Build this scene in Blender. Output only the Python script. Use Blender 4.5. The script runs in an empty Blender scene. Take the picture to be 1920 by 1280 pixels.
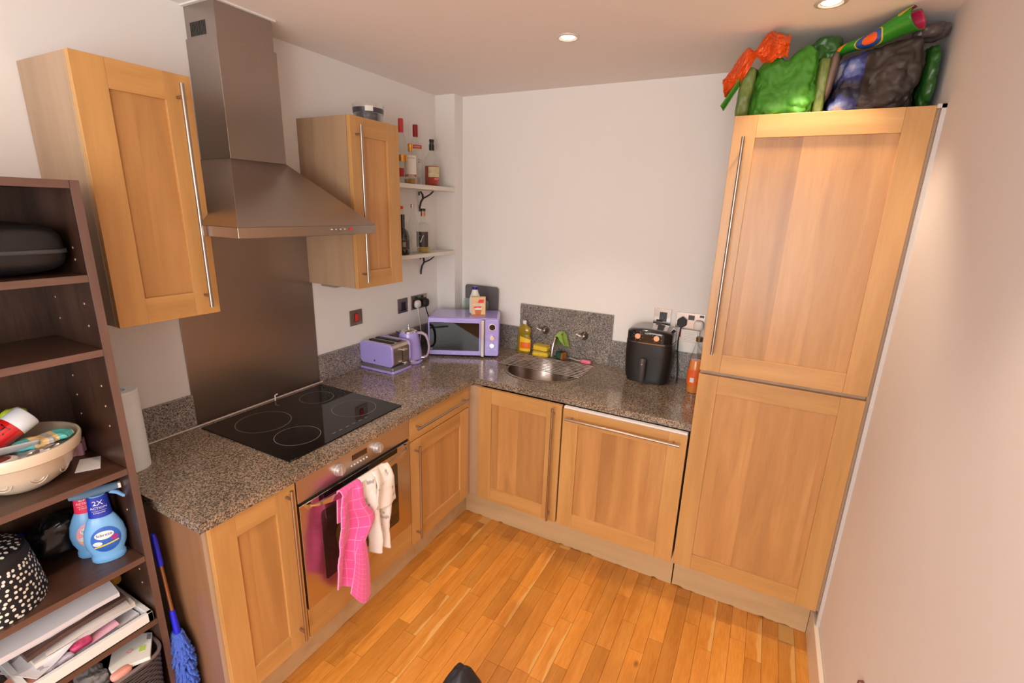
import bpy, math, random
from mathutils import Vector, Matrix, noise
random.seed(7)
PI = math.pi
C = bpy.context.scene.collection
S = bpy.context.scene

# ------------------------------------------------------------------ camera
H = 2.456; FZ = -0.02; WT = 0.901; WB = 0.869
cam_d = bpy.data.cameras.new('camera'); cam = bpy.data.objects.new('camera', cam_d); C.objects.link(cam)
cam_d.sensor_fit = 'HORIZONTAL'; cam_d.sensor_width = 36; cam_d.lens = 36 * 902.94 / 1920; cam_d.clip_start = 0.02
R_ = Vector((0.88326847, 0.46790707, 0.02999633)); U_ = Vector((-0.14946505, 0.22035205, 0.96390102)); F_ = Vector((-0.44440635, 0.85586678, -0.26456577))
cam.matrix_world = Matrix(((R_.x, U_.x, -F_.x, 1.9698), (R_.y, U_.y, -F_.y, -2.7497), (R_.z, U_.z, -F_.z, 1.7927), (0, 0, 0, 1)))
S.camera = cam
# ------------------------------------------------------------------ world, lights, exposure
w = bpy.data.worlds.new('world'); S.world = w; w.use_nodes = True
w.node_tree.nodes['Background'].inputs[0].default_value = (0.9, 0.92, 1.0, 1)
w.node_tree.nodes['Background'].inputs[1].default_value = 0.6
S.view_settings.view_transform = 'Standard'; S.view_settings.look = 'None'
S.view_settings.gamma = 1; S.view_settings.use_curve_mapping = False
S.view_settings.exposure = 0.25
def area(name, loc, target, sx, sy, power, col):
    l = bpy.data.lights.new(name, 'AREA'); l.shape = 'RECTANGLE'; l.size = sx; l.size_y = sy; l.energy = power; l.color = col
    o = bpy.data.objects.new(name, l); C.objects.link(o); o.location = loc
    o.rotation_euler = (Vector(target) - Vector(loc)).to_track_quat('-Z', 'Y').to_euler(); return o
area('window_daylight', (1.35, -5.02, 1.45), (1.25, 0, 1.25), 1.7, 1.5, 50, (1.0, 0.98, 0.965))
area('side_fill_light', (2.37, -3.75, 1.45), (.9, -2.3, 1.25), 1.3, 1.5, 40, (1.0, 0.98, 0.965))  # unseen area light added by the right wall, which has no window
SPOT_POWER = 25; SPOT_COL = (1.0, 0.77, 0.56)
DOWNLIGHTS = [(1.139, -0.751), (2.024, -0.735), (1.139, -2.05), (2.024, -2.05), (1.139, -3.4), (2.024, -3.4)]

# ------------------------------------------------------------------ helpers
class MB:
    def __init__(s): s.v = []; s.f = []; s.m = []; s.uv = {}
    def add(s, vs, fs, m=0):
        n = len(s.v); s.v += [tuple(p) for p in vs]
        for f in fs: s.f.append([i + n for i in f]); s.m.append(m)
        return s
    def box(s, x0, x1, y0, y1, z0, z1, m=0):
        if x0 > x1: x0, x1 = x1, x0
        if y0 > y1: y0, y1 = y1, y0
        if z0 > z1: z0, z1 = z1, z0
        return s.add([(x0,y0,z0),(x1,y0,z0),(x1,y1,z0),(x0,y1,z0),(x0,y0,z1),(x1,y0,z1),(x1,y1,z1),(x0,y1,z1)],
            [(0,3,2,1),(4,5,6,7),(0,1,5,4),(1,2,6,5),(2,3,7,6),(3,0,4,7)], m)
    def lathe(s, cx, cy, prof, n=28, m=0, sx=1, sy=1, cap=True):
        vs = []; fs = []; k = len(prof)
        for r, z in prof:
            for i in range(n):
                a = 2*PI*i/n; vs.append((cx + r*sx*math.cos(a), cy + r*sy*math.sin(a), z))
        for j in range(k-1):
            for i in range(n):
                i2 = (i+1) % n; fs.append((j*n+i, j*n+i2, (j+1)*n+i2, (j+1)*n+i))
        if cap and prof[0][0] > 1e-5: fs.append(tuple(reversed(range(n))))
        if cap and prof[-1][0] > 1e-5: fs.append(tuple((k-1)*n+i for i in range(n)))
        return s.add(vs, fs, m)
    def tube(s, pts, r, n=10, m=0, cap=True, flat=None):
        pts = [Vector(p) for p in pts]; k = len(pts); vs = []; fs = []
        rs = r if isinstance(r, (list, tuple)) else [r]*k
        up = None
        for j, p in enumerate(pts):
            t = (pts[min(j+1, k-1)] - pts[max(j-1, 0)]).normalized()
            if up is None:
                up = Vector((0, 0, 1)) if abs(t.z) < .9 else Vector((1, 0, 0))
            a = t.cross(up).normalized(); b = a.cross(t).normalized(); up = b
            for i in range(n):
                g = 2*PI*i/n; fa, fb = (flat if flat else (1, 1))
                vs.append(p + a*math.cos(g)*rs[j]*fa + b*math.sin(g)*rs[j]*fb)
        for j in range(k-1):
            for i in range(n):
                i2 = (i+1) % n; fs.append((j*n+i, j*n+i2, (j+1)*n+i2, (j+1)*n+i))
        if cap: fs.append(tuple(reversed(range(n)))); fs.append(tuple((k-1)*n+i for i in range(n)))
        return s.add(vs, fs, m)
    def cyl(s, p0, p1, r, n=20, m=0): return s.tube([p0, p1], r, n, m)
    def prism(s, poly, axis, a, b, m=0):
        n = len(poly)
        def P(u, v, w):
            return {'x': (w, u, v), 'y': (u, w, v), 'z': (u, v, w)}[axis]
        vs = [P(u, v, a) for u, v in poly] + [P(u, v, b) for u, v in poly]
        fs = [tuple(reversed(range(n))), tuple(range(n, 2*n))] + [(i, (i+1) % n, n+(i+1) % n, n+i) for i in range(n)]
        return s.add(vs, fs, m)
    def grid(s, fn, nu, nv, m=0, wrap=False):
        vs = [fn(i/(nu if wrap else nu-1), j/(nv-1)) for j in range(nv) for i in range(nu)]
        fs = []
        for j in range(nv-1):
            for i in range(nu if wrap else nu-1):
                i2 = (i+1) % nu; fs.append((j*nu+i, j*nu+i2, (j+1)*nu+i2, (j+1)*nu+i))
        n0 = len(s.v)
        for j in range(nv):
            for i in range(nu): s.uv[n0 + j*nu + i] = (i/(nu-1), j/(nv-1))
        return s.add(vs, fs, m)
    def mesh(s, name, mats, off=(0,0,0), smooth=True, ang=35):
        me = bpy.data.meshes.new(name); o = Vector(off)
        me.from_pydata([tuple(Vector(p) - o) for p in s.v], [], s.f)
        for m in mats: me.materials.append(m)
        if len(mats) > 1: me.polygons.foreach_set('material_index', s.m)
        if s.uv:
            l = me.uv_layers.new(name='UVMap')
            for lp in me.loops:
                if lp.vertex_index in s.uv: l.data[lp.index].uv = s.uv[lp.vertex_index]
        me.validate()
        import bmesh
        bm = bmesh.new(); bm.from_mesh(me); bmesh.ops.recalc_face_normals(bm, faces=bm.faces); bm.to_mesh(me); bm.free()
        if smooth:
            me.shade_smooth(); me.set_sharp_from_angle(angle=math.radians(ang))
        return me

def thing(name, label, cat, loc=(0,0,0), rotz=0, group=None):
    o = bpy.data.objects.new(name, None); C.objects.link(o); o.location = loc; o.rotation_euler = (0, 0, rotz)
    o.empty_display_size = .02
    o['label'] = label; o['category'] = cat
    if group: o['group'] = group
    return o
def tag(o, label, cat, group=None):
    o['label'] = label; o['category'] = cat
    if group: o['group'] = group
    return o
def origin(p):
    v = Vector((0,0,0))
    while p is not None: v = v + Vector(p.location); p = p.parent
    return v
def part(name, mb, mat, parent=None, local=False, bevel=0, smooth=True, solid=0, subsurf=0, loc=None, ang=35, label=None):
    """link one mesh object; vertices are in room coordinates unless local (then in the parent's frame)"""
    mats = mat if isinstance(mat, (list, tuple)) else [mat]
    off = Vector((0,0,0))
    if parent is not None: off = Vector((0,0,0)) if local else origin(parent)
    elif loc is not None: off = Vector(loc)
    o = bpy.data.objects.new(name, mb.mesh(name, mats, off, smooth, ang)); C.objects.link(o)
    if parent is not None: o.parent = parent
    elif loc is not None: o.location = loc
    if subsurf:
        q = o.modifiers.new('sub', 'SUBSURF'); q.levels = q.render_levels = subsurf
    if solid:
        q = o.modifiers.new('solid', 'SOLIDIFY'); q.thickness = solid; q.offset = 0
    if bevel:
        q = o.modifiers.new('bevel', 'BEVEL'); q.width = bevel; q.segments = 2; q.limit_method = 'ANGLE'; q.angle_limit = math.radians(40); q.harden_normals = True
    if label: o['label'] = label
    return o
def struct(name, mb, mat, parent=None, **k):
    o = part(name, mb, mat, parent, **k)
    if parent is None: o['kind'] = 'structure'
    return o
def copy_tree(o, parent=None):
    c = o.copy(); C.objects.link(c); c.parent = parent
    for ch in list(o.children): copy_tree(ch, c)
    return c
_tc = {}
def text_geo(s, size=1.0):
    k = (s, size)
    if k not in _tc:
        cu = bpy.data.curves.new('t', 'FONT'); cu.body = s; cu.size = size; cu.align_x = 'CENTER'; cu.align_y = 'CENTER'; cu.resolution_u = 2
        o = bpy.data.objects.new('t', cu); C.objects.link(o)
        me = bpy.data.meshes.new_from_object(o.evaluated_get(bpy.context.evaluated_depsgraph_get()))
        _tc[k] = ([tuple(v.co) for v in me.vertices], [tuple(p.vertices) for p in me.polygons])
        bpy.data.objects.remove(o); bpy.data.curves.remove(cu); bpy.data.meshes.remove(me)
    return _tc[k]
def text_on(mb, s, size, fn, sx=1.0):
    v, f = text_geo(s, size); return mb.add([fn(p[0]*sx, p[1]) for p in v], f)
def plane_fn(o, ex, ey):
    o, ex, ey = Vector(o), Vector(ex).normalized(), Vector(ey).normalized()
    return lambda x, y: o + ex*x + ey*y
def cyl_fn(cx, cy, r, a0, z0):
    return lambda x, y: (cx + r*math.cos(a0 + x/r), cy + r*math.sin(a0 + x/r), z0 + y)
def cyl_patch(mb, cx, cy, r, z0, z1, a0, a1, n=14, m=0):
    vs = []
    for z in (z0, z1):
        for i in range(n+1):
            a = a0 + (a1-a0)*i/n; vs.append((cx + r*math.cos(a), cy + r*math.sin(a), z))
    return mb.add(vs, [(i, i+1, n+2+i, n+1+i) for i in range(n)], m)
def rrect(w, h, r, n=5, cx=0, cy=0):
    P = []
    for sx, sy, a0 in ((1,1,0), (-1,1,90), (-1,-1,180), (1,-1,270)):
        for i in range(n+1):
            a = math.radians(a0 + 90*i/n); P.append((cx + sx*(w/2-r) + r*math.cos(a), cy + sy*(h/2-r) + r*math.sin(a)))
    return P
def fbm(p, sc, seed, oct=4):
    q = Vector(p)*sc + Vector((seed*3.1, seed*7.7, seed*1.3)); a = 0; k = 1
    for _ in range(oct): a += noise.noise(q)*k; q = q*2.03; k *= .5
    return a
def ridge(p, sc, seed, oct=3):
    q = Vector(p)*sc + Vector((seed*5.3, seed*1.9, seed*2.7)); a = 0; k = 1
    for _ in range(oct): a += (1 - 2*abs(noise.noise(q)))*k; q = q*1.9; k *= .5
    return a
def crease(p, sc, seed, oct=4):
    q = Vector(p)*sc + Vector((seed*4.3, seed*2.9, seed*1.7)); a = 0; k = 1
    for _ in range(oct): a += min(.5, abs(noise.noise(q)))*2*k; q = Vector((q.x*2.3, q.y*2.3, q.z*1.7)) + Vector((3.1, 1.7, 5.3)); k *= .40
    return a
def rea(q, e):
    k = math.floor(q + .5); f = (q-k)*2; return k*PI/2 + math.copysign(math.atan(abs(f)**(1/e)), f)
def rel(t, e):
    s_ = math.copysign(1, t); t = abs(t); return s_*(math.atan(t**(1/e)) if t <= 1 else PI/2 - math.atan(max(0, 2-t)**(1/e)))
def blob(c, r, e=(.45, .45), amp=.01, sc=9, seed=1, nu=72, nv=44, deform=None, mb=None, m=0, rg=.7, cr=0, csc=7, cr2=0):
    c = Vector(c); mb = mb or MB()
    def sg(x, p): return math.copysign(abs(x)**p, x)
    def fn(u, v):
        a = rea(4*u, e[0]); b = rel((v-.5)*3.9996, e[1])
        p = Vector((r[0]*sg(math.cos(b), e[1])*sg(math.cos(a), e[0]), r[1]*sg(math.cos(b), e[1])*sg(math.sin(a), e[0]), r[2]*sg(math.sin(b), e[1])))
        n = p.normalized()
        d = amp*(rg*ridge(p, sc, seed) + (1-rg)*fbm(p, sc*.6, seed))
        p = p + n*(d - amp*.6)
        if cr: p = p + n*(cr*(crease(p, csc, seed) - .9))
        if cr2: p = p + n*(cr2*(crease(Vector((p.x*.8 + p.z*.5, p.y, p.z*.9 - p.x*.4)), 19, seed+5, 3) - .9))
        if deform: p = Vector(deform(p))
        return c + p
    return mb.grid(fn, nu, nv, m, wrap=True)

# ------------------------------------------------------------------ materials
def nodes(name):
    m = bpy.data.materials.new(name); m.use_nodes = True; nt = m.node_tree; b = nt.nodes['Principled BSDF']
    return m, nt, b
def N(nt, t, **k):
    n = nt.nodes.new(t)
    for a, v in k.items():
        if a.startswith('i_'): n.inputs[int(a[2:])].default_value = v
        else: setattr(n, a, v)
    return n
def sRGB(r, g, b):
    f = lambda c: (c/255/12.92 if c/255 <= .04045 else ((c/255+.055)/1.055)**2.4)
    return (f(r), f(g), f(b), 1)
def coords(nt, scale=(1,1,1), rnd=0):
    tc = N(nt, 'ShaderNodeTexCoord'); mp = N(nt, 'ShaderNodeMapping'); mp.inputs['Scale'].default_value = scale
    nt.links.new(tc.outputs['Object'], mp.inputs[0])
    if rnd:
        oi = N(nt, 'ShaderNodeObjectInfo'); mu = N(nt, 'ShaderNodeMath', operation='MULTIPLY'); mu.inputs[1].default_value = rnd
        nt.links.new(oi.outputs['Random'], mu.inputs[0]); nt.links.new(mu.outputs[0], mp.inputs['Location'])
    return mp.outputs[0]
def mixc(nt, fac, a, b, blend='MIX'):
    n = N(nt, 'ShaderNodeMix', data_type='RGBA', blend_type=blend)
    for i, x in ((0, fac), (6, a), (7, b)):
        if isinstance(x, (int, float, tuple)): n.inputs[i].default_value = x
        else: nt.links.new(x, n.inputs[i])
    return n.outputs[2]
def ramp(nt, src, stops):
    r = N(nt, 'ShaderNodeValToRGB'); e = r.color_ramp.elements
    while len(e) < len(stops): e.new(.5)
    for i, (p, c) in enumerate(stops): e[i].position = p; e[i].color = c
    nt.links.new(src, r.inputs[0]); return r.outputs[0]
def bump(nt, b, src, s, d=.002):
    n = N(nt, 'ShaderNodeBump'); n.inputs['Strength'].default_value = s; n.inputs['Distance'].default_value = d
    nt.links.new(src, n.inputs['Height']); nt.links.new(n.outputs[0], b.inputs['Normal'])
def plain(name, col, rough=.5, metal=0, var=.08, sc=12, bmp=0, bsc=80, coat=0, emit=0, sheen=0, spec=.5, alpha=1):
    m, nt, b = nodes(name); v = coords(nt)
    no = N(nt, 'ShaderNodeTexNoise'); no.inputs['Scale'].default_value = sc; no.inputs['Detail'].default_value = 4
    nt.links.new(v, no.inputs[0])
    d = tuple(c*(1-var) for c in col[:3]) + (1,); l = tuple(min(1, c*(1+var)) for c in col[:3]) + (1,)
    nt.links.new(mixc(nt, no.outputs[0], d, l), b.inputs['Base Color'])
    b.inputs['Roughness'].default_value = rough; b.inputs['Metallic'].default_value = metal
    b.inputs['Specular IOR Level'].default_value = spec
    if coat: b.inputs['Coat Weight'].default_value = coat; b.inputs['Coat Roughness'].default_value = .08
    if sheen: b.inputs['Sheen Weight'].default_value = sheen
    if emit: b.inputs['Emission Color'].default_value = col; b.inputs['Emission Strength'].default_value = emit
    if bmp:
        n2 = N(nt, 'ShaderNodeTexNoise'); n2.inputs['Scale'].default_value = bsc; n2.inputs['Detail'].default_value = 3; nt.links.new(v, n2.inputs[0]); bump(nt, b, n2.outputs[0], bmp)
    return m
def wood(name, dark, mid, light, axis, rough=.38, board=None, baxis=None, tone=.10, rnd=5, fine=.14, coat=.15, bsc=1.0):
    m, nt, b = nodes(name)
    sc = [1, 1, 1]; sc['xyz'.index(axis)] = .09
    v = coords(nt, tuple(sc), rnd)
    tc = N(nt, 'ShaderNodeTexCoord'); sp = N(nt, 'ShaderNodeSeparateXYZ'); nt.links.new(tc.outputs['Object'], sp.inputs[0])
    boff = None
    if board:
        oi = N(nt, 'ShaderNodeObjectInfo')
        dv = N(nt, 'ShaderNodeMath', operation='MULTIPLY_ADD'); dv.inputs[1].default_value = 1/board; nt.links.new(sp.outputs['XYZ'.index(baxis.upper())], dv.inputs[0]); nt.links.new(oi.outputs['Random'], dv.inputs[2])
        fl = N(nt, 'ShaderNodeMath', operation='FLOOR'); nt.links.new(dv.outputs[0], fl.inputs[0])
        cb = N(nt, 'ShaderNodeCombineXYZ'); nt.links.new(fl.outputs[0], cb.inputs[0]); nt.links.new(oi.outputs['Random'], cb.inputs[1])
        wn = N(nt, 'ShaderNodeTexWhiteNoise', noise_dimensions='3D'); nt.links.new(cb.outputs[0], wn.inputs[0]); boff = wn.outputs['Value']
        ad = N(nt, 'ShaderNodeVectorMath', operation='MULTIPLY_ADD'); ad.inputs[1].default_value = (3.7, 3.7, 3.7)
        nt.links.new(wn.outputs['Color'], ad.inputs[0]); nt.links.new(v, ad.inputs[2]); v = ad.outputs[0]
    n1 = N(nt, 'ShaderNodeTexNoise'); n1.inputs['Scale'].default_value = 13*bsc; n1.inputs['Detail'].default_value = 5; n1.inputs['Distortion'].default_value = .6; nt.links.new(v, n1.inputs[0])
    n2 = N(nt, 'ShaderNodeTexNoise'); n2.inputs['Scale'].default_value = 150*bsc; n2.inputs['Detail'].default_value = 3; nt.links.new(v, n2.inputs[0])
    base = ramp(nt, n1.outputs[0], [(.30, dark), (.5, mid), (.72, light)])
    col = mixc(nt, fine, base, ramp(nt, n2.outputs[0], [(.35, dark), (.6, light)]))
    if board:
        t = N(nt, 'ShaderNodeMapRange'); t.inputs[3].default_value = 1 - tone; t.inputs[4].default_value = 1 + tone*.7; nt.links.new(boff, t.inputs[0])
    else:
        oi = N(nt, 'ShaderNodeObjectInfo'); t = N(nt, 'ShaderNodeMapRange'); t.inputs[3].default_value = 1 - tone*.5; t.inputs[4].default_value = 1 + tone*.4; nt.links.new(oi.outputs['Random'], t.inputs[0])
    hs = N(nt, 'ShaderNodeHueSaturation'); nt.links.new(t.outputs[0], hs.inputs['Value']); nt.links.new(col, hs.inputs['Color'])
    nt.links.new(hs.outputs[0], b.inputs['Base Color'])
    b.inputs['Roughness'].default_value = rough; b.inputs['Coat Weight'].default_value = coat; b.inputs['Coat Roughness'].default_value = .2
    bump(nt, b, n2.outputs[0], .06, .001)
    return m
D1, D2, D3 = (.45,.230,.070,1), (.54,.285,.090,1), (.61,.34,.120,1)
OAKV = wood('oak_vertical', D1, D2, D3, 'z')
OAKX = wood('oak_along_x', D1, D2, D3, 'x'); OAKY = wood('oak_along_y', D1, D2, D3, 'y')
PANX = wood('oak_panel_x', (.37,.172,.054,1), (.47,.230,.074,1), (.57,.300,.105,1), 'z', board=.118, baxis='x', tone=.13, fine=.12)
PANY = wood('oak_panel_y', (.40,.195,.060,1), (.50,.250,.080,1), (.59,.310,.11,1), 'z', board=.11, baxis='y', tone=.08, fine=.12)
BEECH = wood('beech_laminate', (.34,.215,.125,1), (.40,.26,.155,1), (.45,.30,.185,1), 'z', tone=.05, fine=.12)
ENDP = wood('end_panel_shaded', (.20,.095,.045,1), (.25,.125,.06,1), (.30,.155,.08,1), 'z', rough=.3, tone=.05, fine=.1)  # beech side in deep shade, with the shade put into the colour
PLIN = wood('plinth_beech', (.50,.335,.17,1), (.58,.395,.205,1), (.63,.44,.24,1), 'x', tone=.04, fine=.1)
WALN = wood('walnut_laminate', (.030,.013,.008,1), (.062,.027,.016,1), (.105,.048,.029,1), 'y', rough=.35, tone=.05, fine=.3)
WALNV = wood('walnut_laminate_vertical', (.022,.010,.0065,1), (.044,.020,.012,1), (.078,.037,.023,1), 'z', rough=.35, tone=.05, fine=.3)
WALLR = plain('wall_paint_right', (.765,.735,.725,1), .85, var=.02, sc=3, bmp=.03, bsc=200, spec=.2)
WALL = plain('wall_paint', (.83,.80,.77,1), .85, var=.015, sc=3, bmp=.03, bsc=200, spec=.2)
CEIL = plain('ceiling_paint', (.86,.80,.76,1), .9, var=.01, sc=3, spec=.15)
WHITE = plain('white_gloss', (.78,.77,.76,1), .35, var=.02)
SKIRT = plain('skirting_gloss', (.80,.70,.57,1), .35, var=.02)
SHELF = plain('cream_shelf', (.74,.70,.62,1), .5, var=.02)
CHROME = plain('chrome', (.72,.70,.69,1), .18, 1, var=.02)
DCHROME = plain('dark_chrome', (.30,.27,.25,1), .12, 1, var=.1)
IRON = plain('wrought_iron', (.045,.040,.050,1), .45, .6, var=.2, bmp=.2)
BLACK = plain('black_plastic', (.012,.012,.013,1), .3, var=.2)
MBLACK = plain('matt_black', (.015,.014,.014,1), .6, var=.2)
GLOSSB = plain('black_glass', (.004,.004,.0045,1), .04, var=.1, spec=.42)
LILAC = plain('lilac_enamel', (.39,.33,.78,1), .28, var=.03, coat=.6)
LILACG = plain('lilac_grey_plastic', (.46,.36,.47,1), .35, var=.04)
RED = plain('red_plastic', (.75,.03,.02,1), .35, var=.05)
def steel(name, col, rough, axis):
    m, nt, b = nodes(name); sc = [1,1,1]; sc['xyz'.index(axis)] = .015
    v = coords(nt, tuple(sc)); n = N(nt, 'ShaderNodeTexNoise'); n.inputs['Scale'].default_value = 420; n.inputs['Detail'].default_value = 2; nt.links.new(v, n.inputs[0])
    v2 = coords(nt); n2 = N(nt, 'ShaderNodeTexNoise'); n2.inputs['Scale'].default_value = 4; n2.inputs['Detail'].default_value = 1; nt.links.new(v2, n2.inputs[0])
    c = mixc(nt, n.outputs[0], tuple(x*.92 for x in col[:3])+(1,), col); nt.links.new(c, b.inputs['Base Color'])
    mr = N(nt, 'ShaderNodeMapRange'); mr.inputs[1].default_value = .3; mr.inputs[2].default_value = .7; mr.inputs[3].default_value = rough*.95; mr.inputs[4].default_value = rough*1.08; nt.links.new(n2.outputs[0], mr.inputs[0]); nt.links.new(mr.outputs[0], b.inputs['Roughness'])
    b.inputs['Metallic'].default_value = 1; b.inputs['Anisotropic'].default_value = .4
    bump(nt, b, n.outputs[0], .04, .001); return m
STEELH = steel('brushed_steel_horizontal', (.50,.44,.39,1), .30, 'y')
STEELV = steel('brushed_steel_vertical', (.42,.37,.34,1), .30, 'z')
STEELD = steel('splashback_steel', (.38,.32,.28,1), .34, 'y')
STEELO = steel('oven_steel', (.62,.55,.50,1), .22, 'y')
HANDLE = plain('satin_handle', (.40,.35,.31,1), .30, 1, var=.03)
def granite(name, tint, rough):
    m, nt, b = nodes(name); v = coords(nt)
    vo = N(nt, 'ShaderNodeTexVoronoi', feature='F1'); vo.inputs['Scale'].default_value = 290; nt.links.new(v, vo.inputs[0])
    bw = N(nt, 'ShaderNodeSeparateColor'); nt.links.new(vo.outputs['Color'], bw.inputs[0])
    t = tint
    r1 = ramp(nt, bw.outputs[0], [(0, (.035,.031,.029,1)), (.25, (.09*t[0],.085*t[1],.08*t[2],1)), (.5, (.19*t[0],.175*t[1],.165*t[2],1)), (.8, (.29*t[0],.265*t[1],.245*t[2],1)), (1, (.42*t[0],.39*t[1],.355*t[2],1))])
    n = N(nt, 'ShaderNodeTexNoise'); n.inputs['Scale'].default_value = 6; n.inputs['Detail'].default_value = 4; nt.links.new(v, n.inputs[0])
    c = mixc(nt, .45, r1, ramp(nt, n.outputs[0], [(.35, (.55,.50,.47,1)), (.7, (1.25,1.1,.95,1))]), 'MULTIPLY')
    nt.links.new(c, b.inputs['Base Color']); b.inputs['Roughness'].default_value = rough; b.inputs['Coat Weight'].default_value = .3; b.inputs['Coat Roughness'].default_value = .05
    return m
GRAN = granite('granite_worktop', (1.22,1.07,.88), .16)
GRANU = granite('granite_upstand', (1.2,1.2,1.22), .3)
def glass(name, tint, gl=.12, op=0.0, rough=.02):
    """thin clear glass: mostly see-through, mirror-like at grazing angles"""
    m = bpy.data.materials.new(name); m.use_nodes = True; nt = m.node_tree; nt.nodes.clear()
    o = N(nt, 'ShaderNodeOutputMaterial'); t = N(nt, 'ShaderNodeBsdfTransparent'); t.inputs[0].default_value = tint
    g = N(nt, 'ShaderNodeBsdfGlossy'); g.inputs['Roughness'].default_value = rough
    lw = N(nt, 'ShaderNodeLayerWeight'); lw.inputs[0].default_value = gl + .2
    mr = N(nt, 'ShaderNodeMapRange'); mr.inputs[3].default_value = gl*.3; mr.inputs[4].default_value = .85; nt.links.new(lw.outputs['Facing'], mr.inputs[0])
    mp = N(nt, 'ShaderNodeMath', operation='POWER'); mp.inputs[1].default_value = 1.6; nt.links.new(mr.outputs[0], mp.inputs[0])
    mx = N(nt, 'ShaderNodeMixShader'); nt.links.new(mp.outputs[0], mx.inputs[0]); nt.links.new(t.outputs[0], mx.inputs[1]); nt.links.new(g.outputs[0], mx.inputs[2])
    last = mx.outputs[0]
    if op:
        d = N(nt, 'ShaderNodeBsdfDiffuse'); d.inputs[0].default_value = tint; m2 = N(nt, 'ShaderNodeMixShader'); m2.inputs[0].default_value = op
        nt.links.new(last, m2.inputs[1]); nt.links.new(d.outputs[0], m2.inputs[2]); last = m2.outputs[0]
    nt.links.new(last, o.inputs[0]); return m
CLEAR = glass('clear_glass', (.96,.975,.96,1), .14, .03)
GREENGL = glass('green_glass', (.80,.90,.84,1), .12, .25)
WINGL = glass('window_glass', (.95,.97,.97,1))
def liquid(name, c, op=.45): return glass(name, c, .05, op)

# ------------------------------------------------------------------ room shell
YR = -5.1; WX = 2.39
def slab(): return MB()
struct('wall_left', MB().box(-.12, 0, YR, 0, FZ-.1, H+.1), WALL)
struct('wall_back', MB().box(-.12, WX+.12, 0, .12, FZ-.1, H+.1), WALL)
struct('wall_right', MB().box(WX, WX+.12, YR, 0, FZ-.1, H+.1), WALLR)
rw = MB(); x0, x1, z0, z1 = .45, 2.25, .65, 2.2
rw.box(-.12, x0, YR-.12, YR, FZ-.1, H+.1).box(x1, WX+.12, YR-.12, YR, FZ-.1, H+.1).box(x0, x1, YR-.12, YR, FZ-.1, z0).box(x0, x1, YR-.12, YR, z1, H+.1)
struct('wall_rear', rw, WALL)
wf = MB()
for a, b_, c, d in ((x0, x0+.05, z0, z1), (x1-.05, x1, z0, z1), (x0, x1, z0, z0+.05), (x0, x1, z1-.05, z1), (1.325, 1.375, z0, z1)): wf.box(a, b_, YR-.08, YR-.03, c, d)
wo = struct('window_1', wf, WHITE); part('pane', MB().box(x0+.05, 1.325, YR-.06, YR-.055, z0+.05, z1-.05), WINGL, wo); part('pane', MB().box(1.375, x1-.05, YR-.06, YR-.055, z0+.05, z1-.05), WINGL, wo)
struct('ceiling', MB().box(-.12, WX+.12, YR-.12, .12, H, H+.1), CEIL)
struct('wall_corner_boxing', MB().box(0, .145, -.09, 0, WT, H), WALL)
sk = MB(); sk.prism([(YR, FZ), (-.549, FZ), (-.549, .135), (YR, .135)], 'x', WX-.018, WX)
struct('baseboard_right', sk, SKIRT, bevel=.004)
struct('baseboard_left', MB().box(0, .018, YR, -3.05, FZ, .135), SKIRT)
struct('baseboard_rear', MB().box(.02, WX-.02, YR, YR+.018, FZ, .135), SKIRT)
struct('trim_1', MB().box(WX-.012, WX, -.676, -.6552, .135, 2.15).box(WX-.024, WX, -.676, -.6552, 2.138, 2.15), plain('grey_sealant', (.56,.53,.51,1), .5))
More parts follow.
